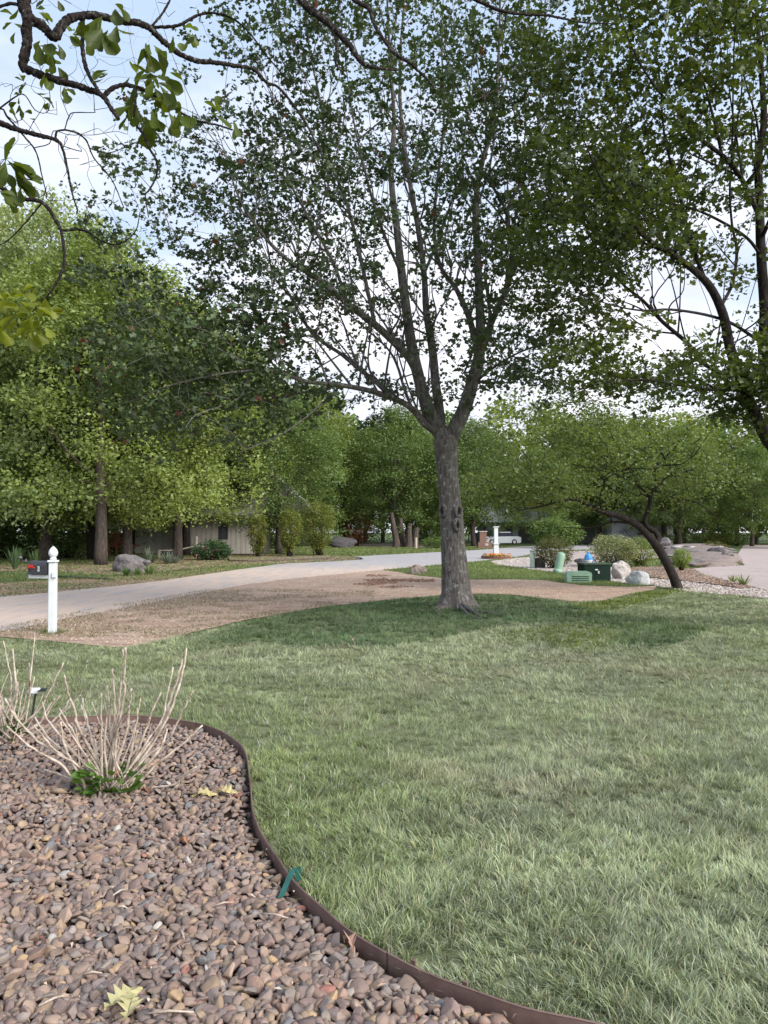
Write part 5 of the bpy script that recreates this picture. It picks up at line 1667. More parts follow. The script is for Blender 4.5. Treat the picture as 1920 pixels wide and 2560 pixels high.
def boulder(name, label, px_, py_, w, h, seed, mat, d=None, rot=0.0, cat='rock', amp=0.35):
    b = G(px_, py_)
    d = d or w * 0.8
    b[1] += d * 0.4; b[0] = (px_ - 960) / F * b[1]
    mb = rock(b + (0, 0, h * 0.36), (w, d, h * 1.28), seed, sub=4, amp=amp, rot=rot)
    o = link(name, mb.mesh(name, mat, False, b), None, tuple(b), label=label, category=cat)
    return o


boulder('boulder', 'large angular grey boulder in the mulch under the oaks', 328, 1431, 1.1, 0.68, 3, M_rock, rot=0.2)
boulder('boulder', 'upright pale rock with a dark hole beside the dark green transformer', 1552, 1449, 0.56, 0.52, 12, M_rock_lt, amp=0.5)
boulder('artificial_rock', 'low smooth blue grey rock cover in front of the pale bush', 1596, 1463, 0.60, 0.36, 15, M_rock_bl, amp=0.25)
boulder('rock', 'squat weathered brown rock on the grass at the street edge', 1047, 1436, 0.58, 0.33, 18, pmat('rock_brown', (0.16, 0.12, 0.10), (0.34, 0.28, 0.25), scale=7, rough=0.95, bump=0.8, bscale=14, c3=(0.06, 0.045, 0.04), s3=5, t3=(0.5, 0.62)), amp=0.5)
boulder('rock', 'small dark rock sitting on the rock island', 1792, 1400, 0.95, 0.62, 21, M_rock_dk, amp=0.4)
boulder('boulder', 'dark low boulder beside the far driveway', 857, 1370, 2.3, 1.1, 24, M_rock_dk, amp=0.3)
boulder('rock', 'grey rock at the near edge of the hedge row', 1660, 1374, 1.3, 0.9, 27, M_rock, amp=0.35)
for k, (px_, py_, w_, h_, lb) in enumerate(((1450, 1408, 0.5, 0.2, 'dark flat stone between the two utility posts'), (1345, 1421, 0.55, 0.42, 'dark stone half hidden beneath the reddish twiggy bush'))):
    boulder('rock', lb, px_, py_, w_, h_, 50 + k, M_rock_dk)
# rock island: low mound edged with slabs
cx, cy = np.mean(np.array(island_poly), axis=0)
ip = np.array(island_poly)
mb = MB()
rings = []
ipc = catmull(np.vstack([ip, ip[:1]]), 5)[:-1]
n_i = len(ipc)
for s_, z_ in ((1.0, 0.016), (0.97, 0.16), (0.8, 0.34), (0.5, 0.52), (0.2, 0.60)):
    pr = np.array([cx, cy]) + (ipc - [cx, cy]) * s_
    zz_ = z_ + (fbm(pr[:, 0], pr[:, 1], 1.2, 3) - 0.5) * 0.14 * (z_ > 0.05)
    rings.append(np.column_stack([pr, zz_]))
v = np.vstack(rings)
q = [[r_i * n_i + j, r_i * n_i + (j + 1) % n_i, (r_i + 1) * n_i + (j + 1) % n_i, (r_i + 1) * n_i + j] for r_i in range(4) for j in range(n_i)]
mb.add(v, [np.array(q), (np.arange(n_i) + 4 * n_i)[None, :]])
M_island = ground_mat('island_gravel', [(0.24, 0.19, 0.17), (0.13, 0.10, 0.085), (0.34, 0.28, 0.25)], [(3, 0.45, 0.6, U), (20, 0.5, 0.6, U)], bump=1.0, bscale=30)
island = link('rock_island', mb.mesh('rock_island', M_island, True), kind='structure')
r_ = np.random.default_rng(5)
for k in range(26):
    a = r_.random() * 6.283; q_ = 0.35 + 0.6 * r_.random()
    i_ = int(r_.integers(0, n_i))
    p = np.array([cx, cy]) + (ipc[i_] - [cx, cy]) * q_
    if p[1] > cy + 6: continue
    zt = np.interp(q_, [0.2, 0.5, 0.8, 0.97], [0.60, 0.52, 0.34, 0.16])
    w_ = 0.5 + 0.9 * r_.random()
    mbr = rock((p[0], p[1], zt), (w_, w_ * 0.8, 0.16 + 0.2 * r_.random()), 200 + k, sub=2, amp=0.3, rot=a)
    link('slab', mbr.mesh('slab', (M_rock, M_rock_lt, M_rock)[k % 3]), island)
M_timber = pmat('dark_timber', (0.07, 0.05, 0.04), (0.13, 0.10, 0.08), scale=6, rough=0.9, bump=0.4, stretch=(1, 1, 1))
for k, (a, b) in enumerate((((1652, 1410), (1735, 1420)), ((1735, 1420), (1850, 1412)), ((1850, 1412), (1838, 1386)))):
    p, q_ = G(*a), G(*b)
    link('kerb_timber', tube([p + (0, 0, .1), q_ + (0, 0, .1)], 0.06, 4).mesh('kerb_timber', M_timber), island)

# ------------------------------------------------------------------ mailbox by the street
mp_ = G(131, 1583)
mail = thing('mailbox', 'white post with black mailbox and red flag beside the street', 'mailbox', tuple(mp_))
ph, pw = 1.13, 0.10
pb = MB()
box(mp_ + (0, 0, (ph - 0.07) / 2 - 0.02), (pw, pw, ph - 0.07), mb=pb, bev=0.008)
part('post', pb, M_white, mail)
part('post_collar', box(mp_ + (0, 0, ph - 0.065), (pw + 0.03, pw + 0.03, 0.035), bev=0.008), M_white, mail)
prof = [(0.058, 0), (0.060, 0.02), (0.050, 0.03), (0.046, 0.04), (0.062, 0.055), (0.078, 0.08), (0.082, 0.11), (0.070, 0.145), (0.045, 0.175), (0.020, 0.195), (0.004, 0.205)]
part('finial', lathe([(a * 0.82, b) for a, b in prof], mp_ + (0, 0, ph - 0.046), 16), M_white, mail, smooth=True)
axd = np.array([-0.955, 0.296, 0.0]); axs = np.array([0.296, 0.955, 0.0])
yaw = math.atan2(axd[1], axd[0])
arm_z = 0.865
part('arm', box(mp_ + axd * 0.20 + (0, 0, arm_z - 0.03), (0.42, 0.09, 0.055), rot=yaw, bev=0.005), M_white, mail)
part('arm_plate', box(mp_ + (0.045, -0.066, arm_z + 0.0), (0.062, 0.03, 0.08), bev=0.005), M_white, mail)
# domed box
bw, bh = 0.17, 0.205
out = [(-bw / 2, 0), (bw / 2, 0), (bw / 2, bh - bw / 2)] + [(bw / 2 * math.cos(t), bh - bw / 2 + bw / 2 * math.sin(t)) for t in np.linspace(0.2, math.pi - 0.2, 9)] + [(-bw / 2, bh - bw / 2)]
bo = mp_ + axd * 0.055 + (0, 0, arm_z + 0.004)
boxm = part('box', prism(out, axs, (0, 0, 1), axd * 0.30, bo), M_black, mail)
out2 = [(x * 1.07, z * 1.03 - 0.003) for x, z in out]
part('door', prism(out2, axs, (0, 0, 1), axd * 0.022, bo + axd * 0.301), M_black, mail)
fl = bo - axs * (bw / 2 + 0.006)
part('flag', box(fl + axd * 0.27 + (0, -0.003, 0.118), (0.085, 0.005, 0.05), rot=yaw, mb=box(fl + axd * 0.25 + (0, -0.003, 0.102), (0.11, 0.005, 0.016), rot=yaw)), M_red, mail)
# white printed number plate on the box side
part('number_label', box(fl + axd * 0.13 + (0, 0.0, 0.085), (0.030, 0.004, 0.075), rot=yaw), M_white, mail)
dg = MB()
for (zz_, ww) in ((0.108, 0.018), (0.088, 0.018), (0.068, 0.018)):
    box(fl + axd * 0.13 + (0, -0.003, zz_), (ww, 0.002, 0.004), rot=yaw, mb=dg)
for (dx_, zz_) in ((0.007, 0.098), (-0.007, 0.078), (0.007, 0.078)):
    box(fl + axd * (0.13 + dx_) + (0, -0.003, zz_), (0.004, 0.002, 0.02), rot=yaw, mb=dg)
part('number', dg, M_black, mail)

# short weeds added at the feet of posts and stones for contact shade
ft = MB()
for (q_, rad_, n_) in ((mp_, 0.16, 160), (G(1393, 1433), 0.26, 260), (G(1444, 1457), 0.5, 380), (G(1596, 1463), 0.4, 240), (G(1047, 1436), 0.38, 240), (G(1693, 1473), 0.28, 260), (base_m, 0.55, 700)):
    a_ = rng.random(n_) * 6.283; r0_ = rad_ * (0.75 + 0.45 * rng.random(n_))
    x = q_[0] + np.cos(a_) * r0_; y = q_[1] + np.sin(a_) * r0_
    c = np.array([0.13, 0.18, 0.06]) * (0.6 + 0.8 * rng.random((n_, 1)))
    ft = blades(x, y, 0.004, 0.07 * (0.5 + rng.random(n_)), np.full(n_, 0.010), 0.2 + 0.6 * rng.random(n_), rng.random(n_) * 6.28, c, seg=1, mb=ft)
link('contact_shade_weeds', ft.mesh('contact_shade_weeds', M_grass), kind='stuff', label='small weeds added for contact shade at the feet of posts and rocks', category='weeds')

# ------------------------------------------------------------------ utility things on the right
M_grn_dk = pmat('transformer_green', (0.004, 0.018, 0.012), (0.007, 0.024, 0.016), scale=8, rough=0.75, spec=0.2)
M_grn_lid = pmat('transformer_lid', (0.035, 0.06, 0.03), (0.05, 0.08, 0.04), scale=8, rough=0.6)
M_grn_lt = pmat('pedestal_green', (0.20, 0.33, 0.24), (0.26, 0.39, 0.29), scale=6, rough=0.6)
M_grn_pl = pmat('pedestal_pale', (0.50, 0.58, 0.49), (0.56, 0.63, 0.54), scale=6, rough=0.6)
M_blue = pmat('hydrant_blue', (0.03, 0.20, 0.52), (0.05, 0.26, 0.58), scale=8, rough=0.4, spec=0.5)
tb = G(1484, 1454); tb[1] += 0.3; tb[0] = (1484 - 960) / F * tb[1]
tr = thing('transformer_box', 'dark green metal transformer box with lighter lid in the gravel', 'utility box', tuple(tb))
part('cabinet', box(tb + (0, 0, 0.25), (0.84, 0.56, 0.5), rot=0.12, bev=0.01), M_grn_dk, tr)
part('lid', box(tb + (0, 0, 0.53), (0.88, 0.60, 0.055), rot=0.12, bev=0.012), M_grn_lid, tr)
part('door_seam', box(tb + (-0.02, -0.288, 0.25), (0.008, 0.012, 0.44), rot=0.12), M_blackpl, tr)
part('warning_label', box(tb + (0.0, -0.291, 0.36), (0.09, 0.004, 0.035), rot=0.12), M_white, tr)
lb = G(1444, 1457); lb[1] += 0.15; lb[0] = (1444 - 960) / F * lb[1]
lp = thing('low_pedestal', 'low pale green ribbed utility box in front of the transformer', 'utility box', tuple(lb))
outl = [(-0.36, 0), (0.36, 0), (0.375, 0.24), (0.35, 0.30), (0.27, 0.335), (-0.27, 0.335), (-0.35, 0.30), (-0.375, 0.24)]
part('body', prism(outl, (1, 0, 0), (0, 0, 1), (0, 0.36, 0), lb + (0, -0.18, 0)), M_grn_lt, lp)
for z_ in (0.10, 0.155, 0.21):
    part('rib', box(lb + (0.03, -0.187, z_), (0.50, 0.016, 0.022), bev=0.004), M_grn_lt, lp)
    part('side_rib', box(lb + (0.372, -0.0, z_), (0.014, 0.26, 0.022), bev=0.004), M_grn_lt, lp)
for z_ in (0.127, 0.182, 0.068):
    part('rib_gap_shade', box(lb + (0.03, -0.182, z_), (0.50, 0.012, 0.016)), M_grn_dk, lp)  # dark strips that paint shade into the gaps between the ribs
part('hasp', box(tb + (0.06, -0.30, 0.28), (0.05, 0.02, 0.08), bev=0.004), M_lightgrey, tr)
# leaning rounded pedestal
cb = G(1393, 1433)
cp = thing('cable_pedestal', 'leaning rounded light green cable pedestal between the grass and the bush', 'utility post', tuple(cb))
tilt = math.radians(13)
axis = np.array([math.sin(tilt), 0.0, math.cos(tilt)])
hz = np.array([0, 0.05, 0.12, 0.55, 0.66, 0.73, 0.77, 0.785])
rz_ = np.array([0.15, 0.15, 0.15, 0.155, 0.15, 0.125, 0.075, 0.01])
part('cover', tube(cb + axis[None] * hz[:, None], rz_, 16), M_grn_lt, cp, smooth=True)
part('base_band', tube(cb + axis[None] * np.array([-0.02, 0.16])[:, None], [0.165, 0.163], 16), M_grn_lt, cp, smooth=True)
wb = G(1331, 1421)
wp = thing('cable_pedestal', 'short pale cream utility post standing upright by the reddish bush', 'utility post', tuple(wb))
part('cover', tube(wb + np.array([[0, 0, 0], [0, 0, 0.1], [0, 0, 0.72]]), [0.10, 0.098, 0.095], 14), M_grn_pl, wp, smooth=True)
part('cap', lathe([(0.112, 0), (0.112, 0.04), (0.09, 0.06), (0.02, 0.07)], wb + (0, 0, 0.71), 14), M_grn_pl, wp, smooth=True)
part('seam_band', lathe([(0.106, 0), (0.106, 0.04)], wb + (0, 0, 0.28), 14), M_grn_pl, wp)
# hydrant
hb = np.array([(1470 - 960) / F * 26.5, 26.5, 0.0])
hy = thing('fire_hydrant', 'blue capped white fire hydrant showing over the transformer box', 'hydrant', tuple(hb))
part('barrel', lathe([(0.16, 0), (0.16, 0.05), (0.115, 0.06), (0.11, 0.50), (0.15, 0.52), (0.15, 0.56)], hb, 16), M_white, hy, smooth=False)
part('bonnet', lathe([(0.165, 0.56), (0.165, 0.60), (0.13, 0.62), (0.12, 0.68), (0.085, 0.74), (0.04, 0.77), (0.035, 0.82), (0.01, 0.82)], hb, 16), M_blue, hy, smooth=False)
for s_ in (-1, 1):
    part('nozzle_cap', tube(np.array([hb + (s_ * 0.10, 0, 0.42), hb + (s_ * 0.20, 0, 0.42)]), 0.06, 10), M_blue, hy)
# solar garden lamp in the far bed
gb = G(367, 1434)
gl = thing('garden_lamp', 'small dark mushroom shaped garden lamp beside the grey boulder', 'lamp', tuple(gb))
part('lamp_post', tube(np.array([gb, gb + (0, 0, 0.3)]), 0.02, 8), M_blackpl, gl)
part('lamp_head', lathe([(0.06, 0), (0.10, 0.03), (0.12, 0.08), (0.14, 0.10), (0.16, 0.13), (0.11, 0.19), (0.02, 0.22)], gb + (0, 0, 0.28), 12), M_rock, gl)

# white square post with brick planter (far mailbox post)
fb = G(1240, 1397)
wpst = thing('post', 'tall white square post with trim bands in a brick planter by the far street', 'post', tuple(fb))
part('shaft', box(fb + (0, 0, 0.9), (0.21, 0.21, 1.7), bev=0.01), M_white, wpst)
part('post_base', box(fb + (0, 0, 0.4), (0.27, 0.27, 0.7), bev=0.01), M_white, wpst)
part('post_trim', box(fb + (0, 0, 0.83), (0.33, 0.33, 0.06), bev=0.01), M_white, wpst)
part('post_cap', box(fb + (0, 0, 1.78), (0.30, 0.30, 0.06), bev=0.01), M_white, wpst)
M_brick = pmat('brick', (0.18, 0.085, 0.062), (0.26, 0.13, 0.095), scale=9, rough=0.9, bump=0.3)
plr = thing('brick_planter', 'low red brick planter ring around the tall white post', 'planter', tuple(fb))
bm_ = box((0, 0, 0), (0.20, 0.09, 0.075), bev=0.006).mesh('brick', M_brick)
for row in range(2):
    for k in range(22):
        a = (k + 0.5 * row) / 22 * 2 * math.pi
        link('brick', bm_, plr, (math.cos(a) * 0.78, math.sin(a) * 0.78, 0.05 + row * 0.082), (0, 0, a + math.pi / 2))
part('planter_soil', lathe([(0.74, 0.0), (0.74, 0.12), (0.3, 0.15), (0.02, 0.16)], fb, 20), M_bedsoil, plr)
fr_ = thing('marigolds', 'orange and yellow marigolds planted in the red brick ring', 'flowers', tuple(fb + (0, 0, 0.14)))
mbf = MB(); mbl = MB()
r_ = np.random.default_rng(9)
cen = np.column_stack([fb[0] + r_.normal(size=90) * 0.34, fb[1] - 0.2 + r_.normal(size=90) * 0.3, 0.16 + 0.14 * r_.random(90)])
leaves(cen, 4, 0.07, 0.08, 'oval', colfn((0.75, 0.22, 0.03), (0.85, 0.5, 0.06), scale=0.2), r_, mb=mbf)
leaves(cen - (0, 0, 0.06), 7, 0.1, 0.08, 'oval', midg, r_, mb=mbl)
part('blooms', mbf, M_leaf, fr_, kind='stuff'); part('foliage', mbl, M_leaf, fr_, kind='stuff')

# brick mailbox pillar
bb = G(1207, 1371)
bp_ = thing('brick_mailbox', 'red brick mailbox pillar across the street at the far bend', 'mailbox', tuple(bb))
M_brick2 = pmat('brick_far', (0.15, 0.085, 0.068), (0.24, 0.14, 0.11), scale=14, rough=0.9, bump=0.5, stretch=(1, 1, 3))
part('pillar', box(bb + (0, 0, 0.75), (0.62, 0.62, 1.5), bev=0.01), M_brick2, bp_)
part('plinth', box(bb + (0.15, -0.1, 0.28), (1.25, 0.8, 0.56), bev=0.01), M_brick2, bp_)
part('capstone', box(bb + (0, 0, 1.54), (0.74, 0.74, 0.09), bev=0.01), M_rock_lt, bp_)
part('name_plate', box(bb + (0.28, -0.51, 0.36), (0.32, 0.03, 0.2)), M_rock_lt, bp_)


# ------------------------------------------------------------------ far vehicles
def car(name, label, cat, loc, rot, L_, W_, H_, paint, suv=False):
    root = thing(name, label, cat, tuple(loc), rot)
    prof = [(-L_ / 2, .28), (-L_ / 2, H_ * .52), (-L_ * .46, H_ * .62), (-L_ * .22, H_ * .64), (L_ * .40, H_ * .66), (L_ / 2, H_ * .58), (L_ / 2, .28), (L_ * .42, .2), (-L_ * .42, .2)]
    part('body', prism(prof, (1, 0, 0), (0, 0, 1), (0, W_, 0), (0, -W_ / 2, 0)), paint, root, local=True)
    cab = [(-L_ * .24, H_ * .63), (-L_ * .12, H_ * .97), (L_ * (.30 if suv else .2), H_ * .99), (L_ * (.42 if suv else .36), H_ * .65)]
    part('windows', prism(cab, (1, 0, 0), (0, 0, 1), (0, W_ * .84, 0), (0, -W_ * .42, 0)), M_solar, root, local=True)
    roof = [(-L_ * .13, H_ * .95), (-L_ * .11, H_ * 1.0), (L_ * (.30 if suv else .2), H_ * 1.02), (L_ * (.33 if suv else .23), H_ * .95)]
    part('roof', prism(roof, (1, 0, 0), (0, 0, 1), (0, W_ * .86, 0), (0, -W_ * .43, 0)), paint, root, local=True)
    for sx_ in (-.31, .31):
        for sy_ in (-1, 1):
            wh = part('wheel', tube(np.array([[sx_ * L_, sy_ * W_ * .40, .33], [sx_ * L_, sy_ * W_ * .52, .33]]), .33, 14), M_blackpl, root, local=True)
            part('rim', tube(np.array([[sx_ * L_, sy_ * W_ * .50, .33], [sx_ * L_, sy_ * W_ * .53, .33]]), .19, 10), M_lightgrey, wh, local=True)
    for sy_ in (-1, 1):
        part('headlight', box((-L_ / 2 - 0.005, sy_ * W_ * .36, H_ * .48), (.05, .3, .12), bev=.01), M_lightgrey, root, local=True)
    return root


M_carwhite = pmat('car_white', (0.62, 0.65, 0.70), rough=0.25, spec=0.6)
M_carblack = pmat('car_black', (0.015, 0.015, 0.02), rough=0.25, spec=0.6)
car('parked_car', 'white car parked in a driveway behind the tall white post', 'car', ((1250 - 960) / F * 92, 92, 0), 0.25, 4.6, 1.85, 1.5, M_carwhite)
tk = car('parked_suv', 'black vehicle parked beyond the brick mailbox pillar', 'car', ((1226 - 960) / F * 101, 101, 0), 0.1, 5.2, 2.0, 2.25, M_carblack, suv=True)
part('tail_light', box((1.2, -1.01, 1.5), (1.3, .05, .22), bev=.01), M_red, tk, local=True)

# ------------------------------------------------------------------ houses
M_siding = pmat('grey_siding', (0.42, 0.395, 0.36), (0.47, 0.44, 0.405), scale=3, rough=0.85, bump=0.15)
M_shingle = pmat('roof_shingle', (0.15, 0.135, 0.135), (0.225, 0.20, 0.20), scale=6, rough=0.95, bump=0.6, bscale=12)
M_trim = pmat('trim', (0.10, 0.085, 0.075), rough=0.8)
M_glass = pmat('window_glass', (0.02, 0.022, 0.025), rough=0.12, spec=0.7)
M_wood = pmat('red_deck_wood', (0.20, 0.07, 0.045), (0.28, 0.11, 0.07), scale=6, rough=0.85)
Hw = G(330, 1396); He = G(700, 1388)
YH = 50.0
x0h, x1h = (325 - 960) / F * YH, (640 - 960) / F * YH
house = thing('house', 'low grey sided house with brown shingle roof behind the oaks and shrubs', 'house', ((x0h + x1h) / 2, YH, 0))
xc = (465 - 960) / F * YH


def wallpanels(a, b, z0, z1, n, parent, th=0.06, hole=None):
    a = np.array(a); b = np.array(b)
    d = (b - a); ln = np.linalg.norm(d); d /= ln
    yaw_ = math.atan2(d[1], d[0])
    w_ = ln / n
    for i in range(n):
        c = a + d * (i + 0.5) * w_
        if hole and hole[0] <= i < hole[1]:
            part('siding_panel', box((c[0], c[1], (z0 + hole[2]) / 2), (w_ - 0.025, th, hole[2] - z0), rot=yaw_), M_siding, parent)
            part('siding_panel', box((c[0], c[1], (z1 + hole[3]) / 2), (w_ - 0.025, th, z1 - hole[3]), rot=yaw_), M_siding, parent)
        else:
            part('siding_panel', box((c[0], c[1], (z0 + z1) / 2), (w_ - 0.025, th, z1 - z0), rot=yaw_), M_siding, parent)


HH = 2.55
cen_y = YH + 3.2
part('wall', box(((xc + x1h) / 2, cen_y, HH / 2), (x1h - xc - 0.05, 6.3, HH)), M_trim, house)
part('wall', box(((x0h + xc) / 2, cen_y + 1.0, HH / 2 - 0.1), (xc - x0h - 0.05, 6.3, HH - 0.2)), M_trim, house)
wallpanels((xc + 0.02, YH), (x1h, YH), 0.1, HH, 14, house, hole=(7, 8, 1.05, 2.05))
wallpanels((x0h, YH + 1.05), (xc, YH + 1.05), 0.1, HH - 0.1, 8, house)
wx = xc + (x1h - xc) * 7.5 / 14
wn = part('window', box((wx, YH - 0.02, 1.55), (0.62, 0.08, 1.05)), M_trim, house)
part('pane', box((wx, YH - 0.065, 1.55), (0.50, 0.02, 0.92)), M_glass, wn)
dr = part('door', box((xc - 0.45, YH + 0.99, 1.1), (0.75, 0.06, 2.0)), M_trim, house)
part('pane', box((xc - 0.45, YH + 0.95, 1.35), (0.45, 0.02, 1.2)), M_glass, dr)
# roofs
rp_ = [(-4.4, 0), (0, 2.1), (4.4, 0), (4.4, -0.14), (0, 1.92), (-4.4, -0.14)]
part('roof', prism(rp_, (0, 1, 0), (0, 0, 1), (x1h - x0h + 1.2, 0, 0), (x0h - 0.6, cen_y, HH + 0.06)), M_shingle, house)
rs = [(-3.0, 0), (0, 2.7), (3.0, 0)]
x2h = (620 - 960) / F * YH
part('steep_roof', prism(rs, (1, 0, 0), (0, 0, 1), (0, 7.0, 0), (x2h + 0.9, YH + 3.5, HH + 0.3)), M_shingle, house)
part('fascia', box(((x0h + x1h) / 2, YH - 1.22, HH + 0.02), (x1h - x0h + 1.2, 0.05, 0.2)), M_trim, house)
# deck and parasol
YD = 47.5
dx0, dx1 = (272 - 960) / F * YD, (312 - 960) / F * YD
deck = thing('wooden_deck', 'raised red brown wooden deck with railing beside the grey house', 'deck', ((dx0 + dx1) / 2, YD, 0))
part('platform', box(((dx0 + dx1) / 2, YD + 1.5, 0.62), (dx1 - dx0, 3, 0.12)), M_wood, deck)
for i in range(3):
    part('rail', box(((dx0 + dx1) / 2, YD, 0.86 + i * 0.26), (dx1 - dx0, 0.05, 0.09)), M_wood, deck)
for i in range(3):
    part('deck_post', box((dx0 + (dx1 - dx0) * i / 2, YD + 0.03, 0.72), (0.1, 0.1, 1.44)), M_wood, deck)
for i in range(7):
    part('baluster', box((dx0 + (dx1 - dx0) * (i + 0.5) / 7, YD + 0.0, 1.05), (0.035, 0.02, 0.8)), M_wood, deck)
pp = np.array([(286 - 960) / F * 49, 49.0, 0.7])
par_ = thing('parasol', 'white garden parasol open above the red brown deck', 'parasol', tuple(pp))
part('pole', tube(np.array([pp, pp + (0, 0, 1.7)]), 0.025, 8), M_trim, par_)
mb = MB()
n_ = 8; t_ = np.arange(n_) / n_ * 2 * math.pi + .2
rim = pp[None] + np.column_stack([np.cos(t_) * 1.1, np.sin(t_) * 1.1, np.full(n_, 1.15)])
mid_ = pp[None] + np.column_stack([np.cos(t_) * .55, np.sin(t_) * .55, np.full(n_, 1.55)])
vv = np.vstack([rim, mid_, pp + (0, 0, 1.8), rim - (0, 0, .12)])
fs_ = [[i, (i + 1) % n_, n_ + (i + 1) % n_, n_ + i] for i in range(n_)] + [[2 * n_ + 1 + i, 2 * n_ + 1 + (i + 1) % n_, (i + 1) % n_, i] for i in range(n_)]
mb.add(vv, [np.array(fs_), np.array([[n_ + i, n_ + (i + 1) % n_, 2 * n_] for i in range(n_)])])
part('canopy', mb, M_white, par_)
# low rope fence by the house
fnc = thing('rope_fence', 'short pale wooden posts joined by rope at the grey house corner', 'fence', tuple(G(490, 1392)))
pts_ = [G(397, 1396), G(490, 1394), G(530, 1391)]
M_pale = pmat('pale_wood', (0.38, 0.33, 0.27), (0.46, 0.40, 0.33), scale=8, rough=0.9)
for p, h_ in zip(pts_, (0.5, 1.25, 0.8)):
    part('fence_post', tube(np.array([p, p + (0, 0, h_)]), 0.09, 8), M_pale, fnc)
for p, q_, a, b in ((pts_[0], pts_[1], .45, .7), (pts_[1], pts_[2], .7, .75)):
    l_ = [p + (0, 0, a), (p + q_) / 2 + (0, 0, (a + b) / 2 - .1), q_ + (0, 0, b)]
    part('rope', tube(catmull(l_, 5), 0.035, 5), M_pale, fnc)
# garden hose lying on the far verge
hs = [G(140, 1443), G(180, 1446), G(230, 1449), G(275, 1450)]
o = link('garden_hose', tube(catmull(hs, 6) + (0, 0, 0.035), 0.03, 6).mesh('garden_hose', M_blackpl, True), label='thin black hose lying on the verge across the street', category='hose')
# stepping strip of pale gravel by the shrubs
strip = [tuple(G(x, y)[:2]) for x, y in [(570, 1398), (640, 1392), (780, 1390), (830, 1392), (828, 1397), (740, 1402), (620, 1405), (575, 1404)]]
sheet('shrub_gravel_strip', strip, 0.02, M_gravelbed, rag=0.1, seed=12)
link('edging_stones', tube(np.array([[p[0], p[1], 0.05] for p in strip[3:] + [strip[0]]]), 0.05, 5).mesh('edging_stones', M_timber), label='dark edging along the gravel strip under the upright shrubs', category='edging')
# far grey house on the right side of the street
hx = (1350 - 960) / F * 105
h2 = thing('house', 'distant pale grey house with dark garage glimpsed past the far street bend', 'house', (hx, 105, 0))
M_side2 = pmat('pale_siding', (0.42, 0.42, 0.44), (0.46, 0.46, 0.48), scale=2, rough=0.85)
M_roof2 = pmat('grey_shingle', (0.22, 0.22, 0.25), (0.30, 0.30, 0.33), scale=4, rough=0.9)
part('wall', box((hx, 109, 1.4), (15, 8, 2.8)), M_side2, h2)
part('roof', prism([(-5, 0), (0, 2.6), (5, 0)], (0, 1, 0), (0, 0, 1), (16.4, 0, 0), (hx - 8.2, 109, 2.8)), M_roof2, h2)
for k, dx_ in enumerate((-5.2, -1.5)):
    gd = part('garage_door', box((hx + dx_, 104.97, 1.15), (2.9, 0.08, 2.2)), M_trim, h2)
for k, dx_ in enumerate((2.2, 5.0)):
    w_ = part('window', box((hx + dx_, 104.97, 1.6), (1.3, 0.08, 1.2)), M_white, h2)
    part('pane', box((hx + dx_, 104.90, 1.6), (1.05, 0.03, 0.95)), M_glass, w_)
# second grey roof glimpsed behind the leaning tree
hx2 = (1610 - 960) / F * 88
h3 = thing('house', 'grey roofed house half hidden behind the leaning tree', 'house', (hx2, 88, 0))
part('wall', box((hx2, 92, 1.4), (7, 7, 2.8)), M_side2, h3)
part('roof', prism([(-4.2, 0), (0, 3.4), (4.2, 0)], (1, 0, 0), (0, 0, 1), (0, 8, 0), (hx2, 88, 2.8)), M_roof2, h3)
w_ = part('window', box((hx2, 88.46, 1.6), (1.4, 0.08, 1.2)), M_white, h3)
part('pane', box((hx2, 88.4, 1.6), (1.15, 0.03, 0.95)), M_glass, w_)
# stump cluster and pale post on far lawn
sb = G(1016, 1369)
stp = thing('stump_cluster', 'group of cut grey trunks in a mulch ring beside the far maple', 'tree stump', tuple(sb))
for k in range(4):
    q_ = sb + (k * 0.6 - 1.0, (k % 2) * 0.8, -0.05)
    part('stump', tube(catmull([q_, q_ + (0.05, 0, .5), q_ + (0.1 * (k - 1.5), 0, 1.6), q_ + (0.3 * (k - 1.5), 0, 3.4 - 0.5 * k)], 4), np.linspace(0.42, 0.2, 13), 9), M_bark_oak, stp)
sheet('mulch_ring', [(sb[0] + 4.6 * math.cos(a), sb[1] + 3.2 * math.sin(a)) for a in np.linspace(0, 6.0, 18)], 0.014, M_mulch)
q_ = G(1040, 1372)
o = link('marker_post', tube(np.array([q_, q_ + (0, 0, 1.0)]) - q_, 0.12, 10).mesh('marker_post', M_pale), None, tuple(q_), label='short pale wooden post on the far lawn past the stumps', category='post')

# ------------------------------------------------------------------ dead hydrangea clumps in the stone bed
def Z4(zx, zy):
    return zx / 2.37, 1560 + zy / 2.37


def stem(mb, pts, r0, r_, nodes=True):
    pc = catmull(pts, 5)
    n = len(pc)
    ts = np.linspace(0, 1, n)
    rad = r0 * (1 - 0.45 * ts)
    rad = rad * (1 + 0.28 * (np.arange(n) % 4 == 3))
    pc[1:-1] += r_.normal(size=(n - 2, 3)) * 0.0022
    tube(pc, rad, 6, mb)


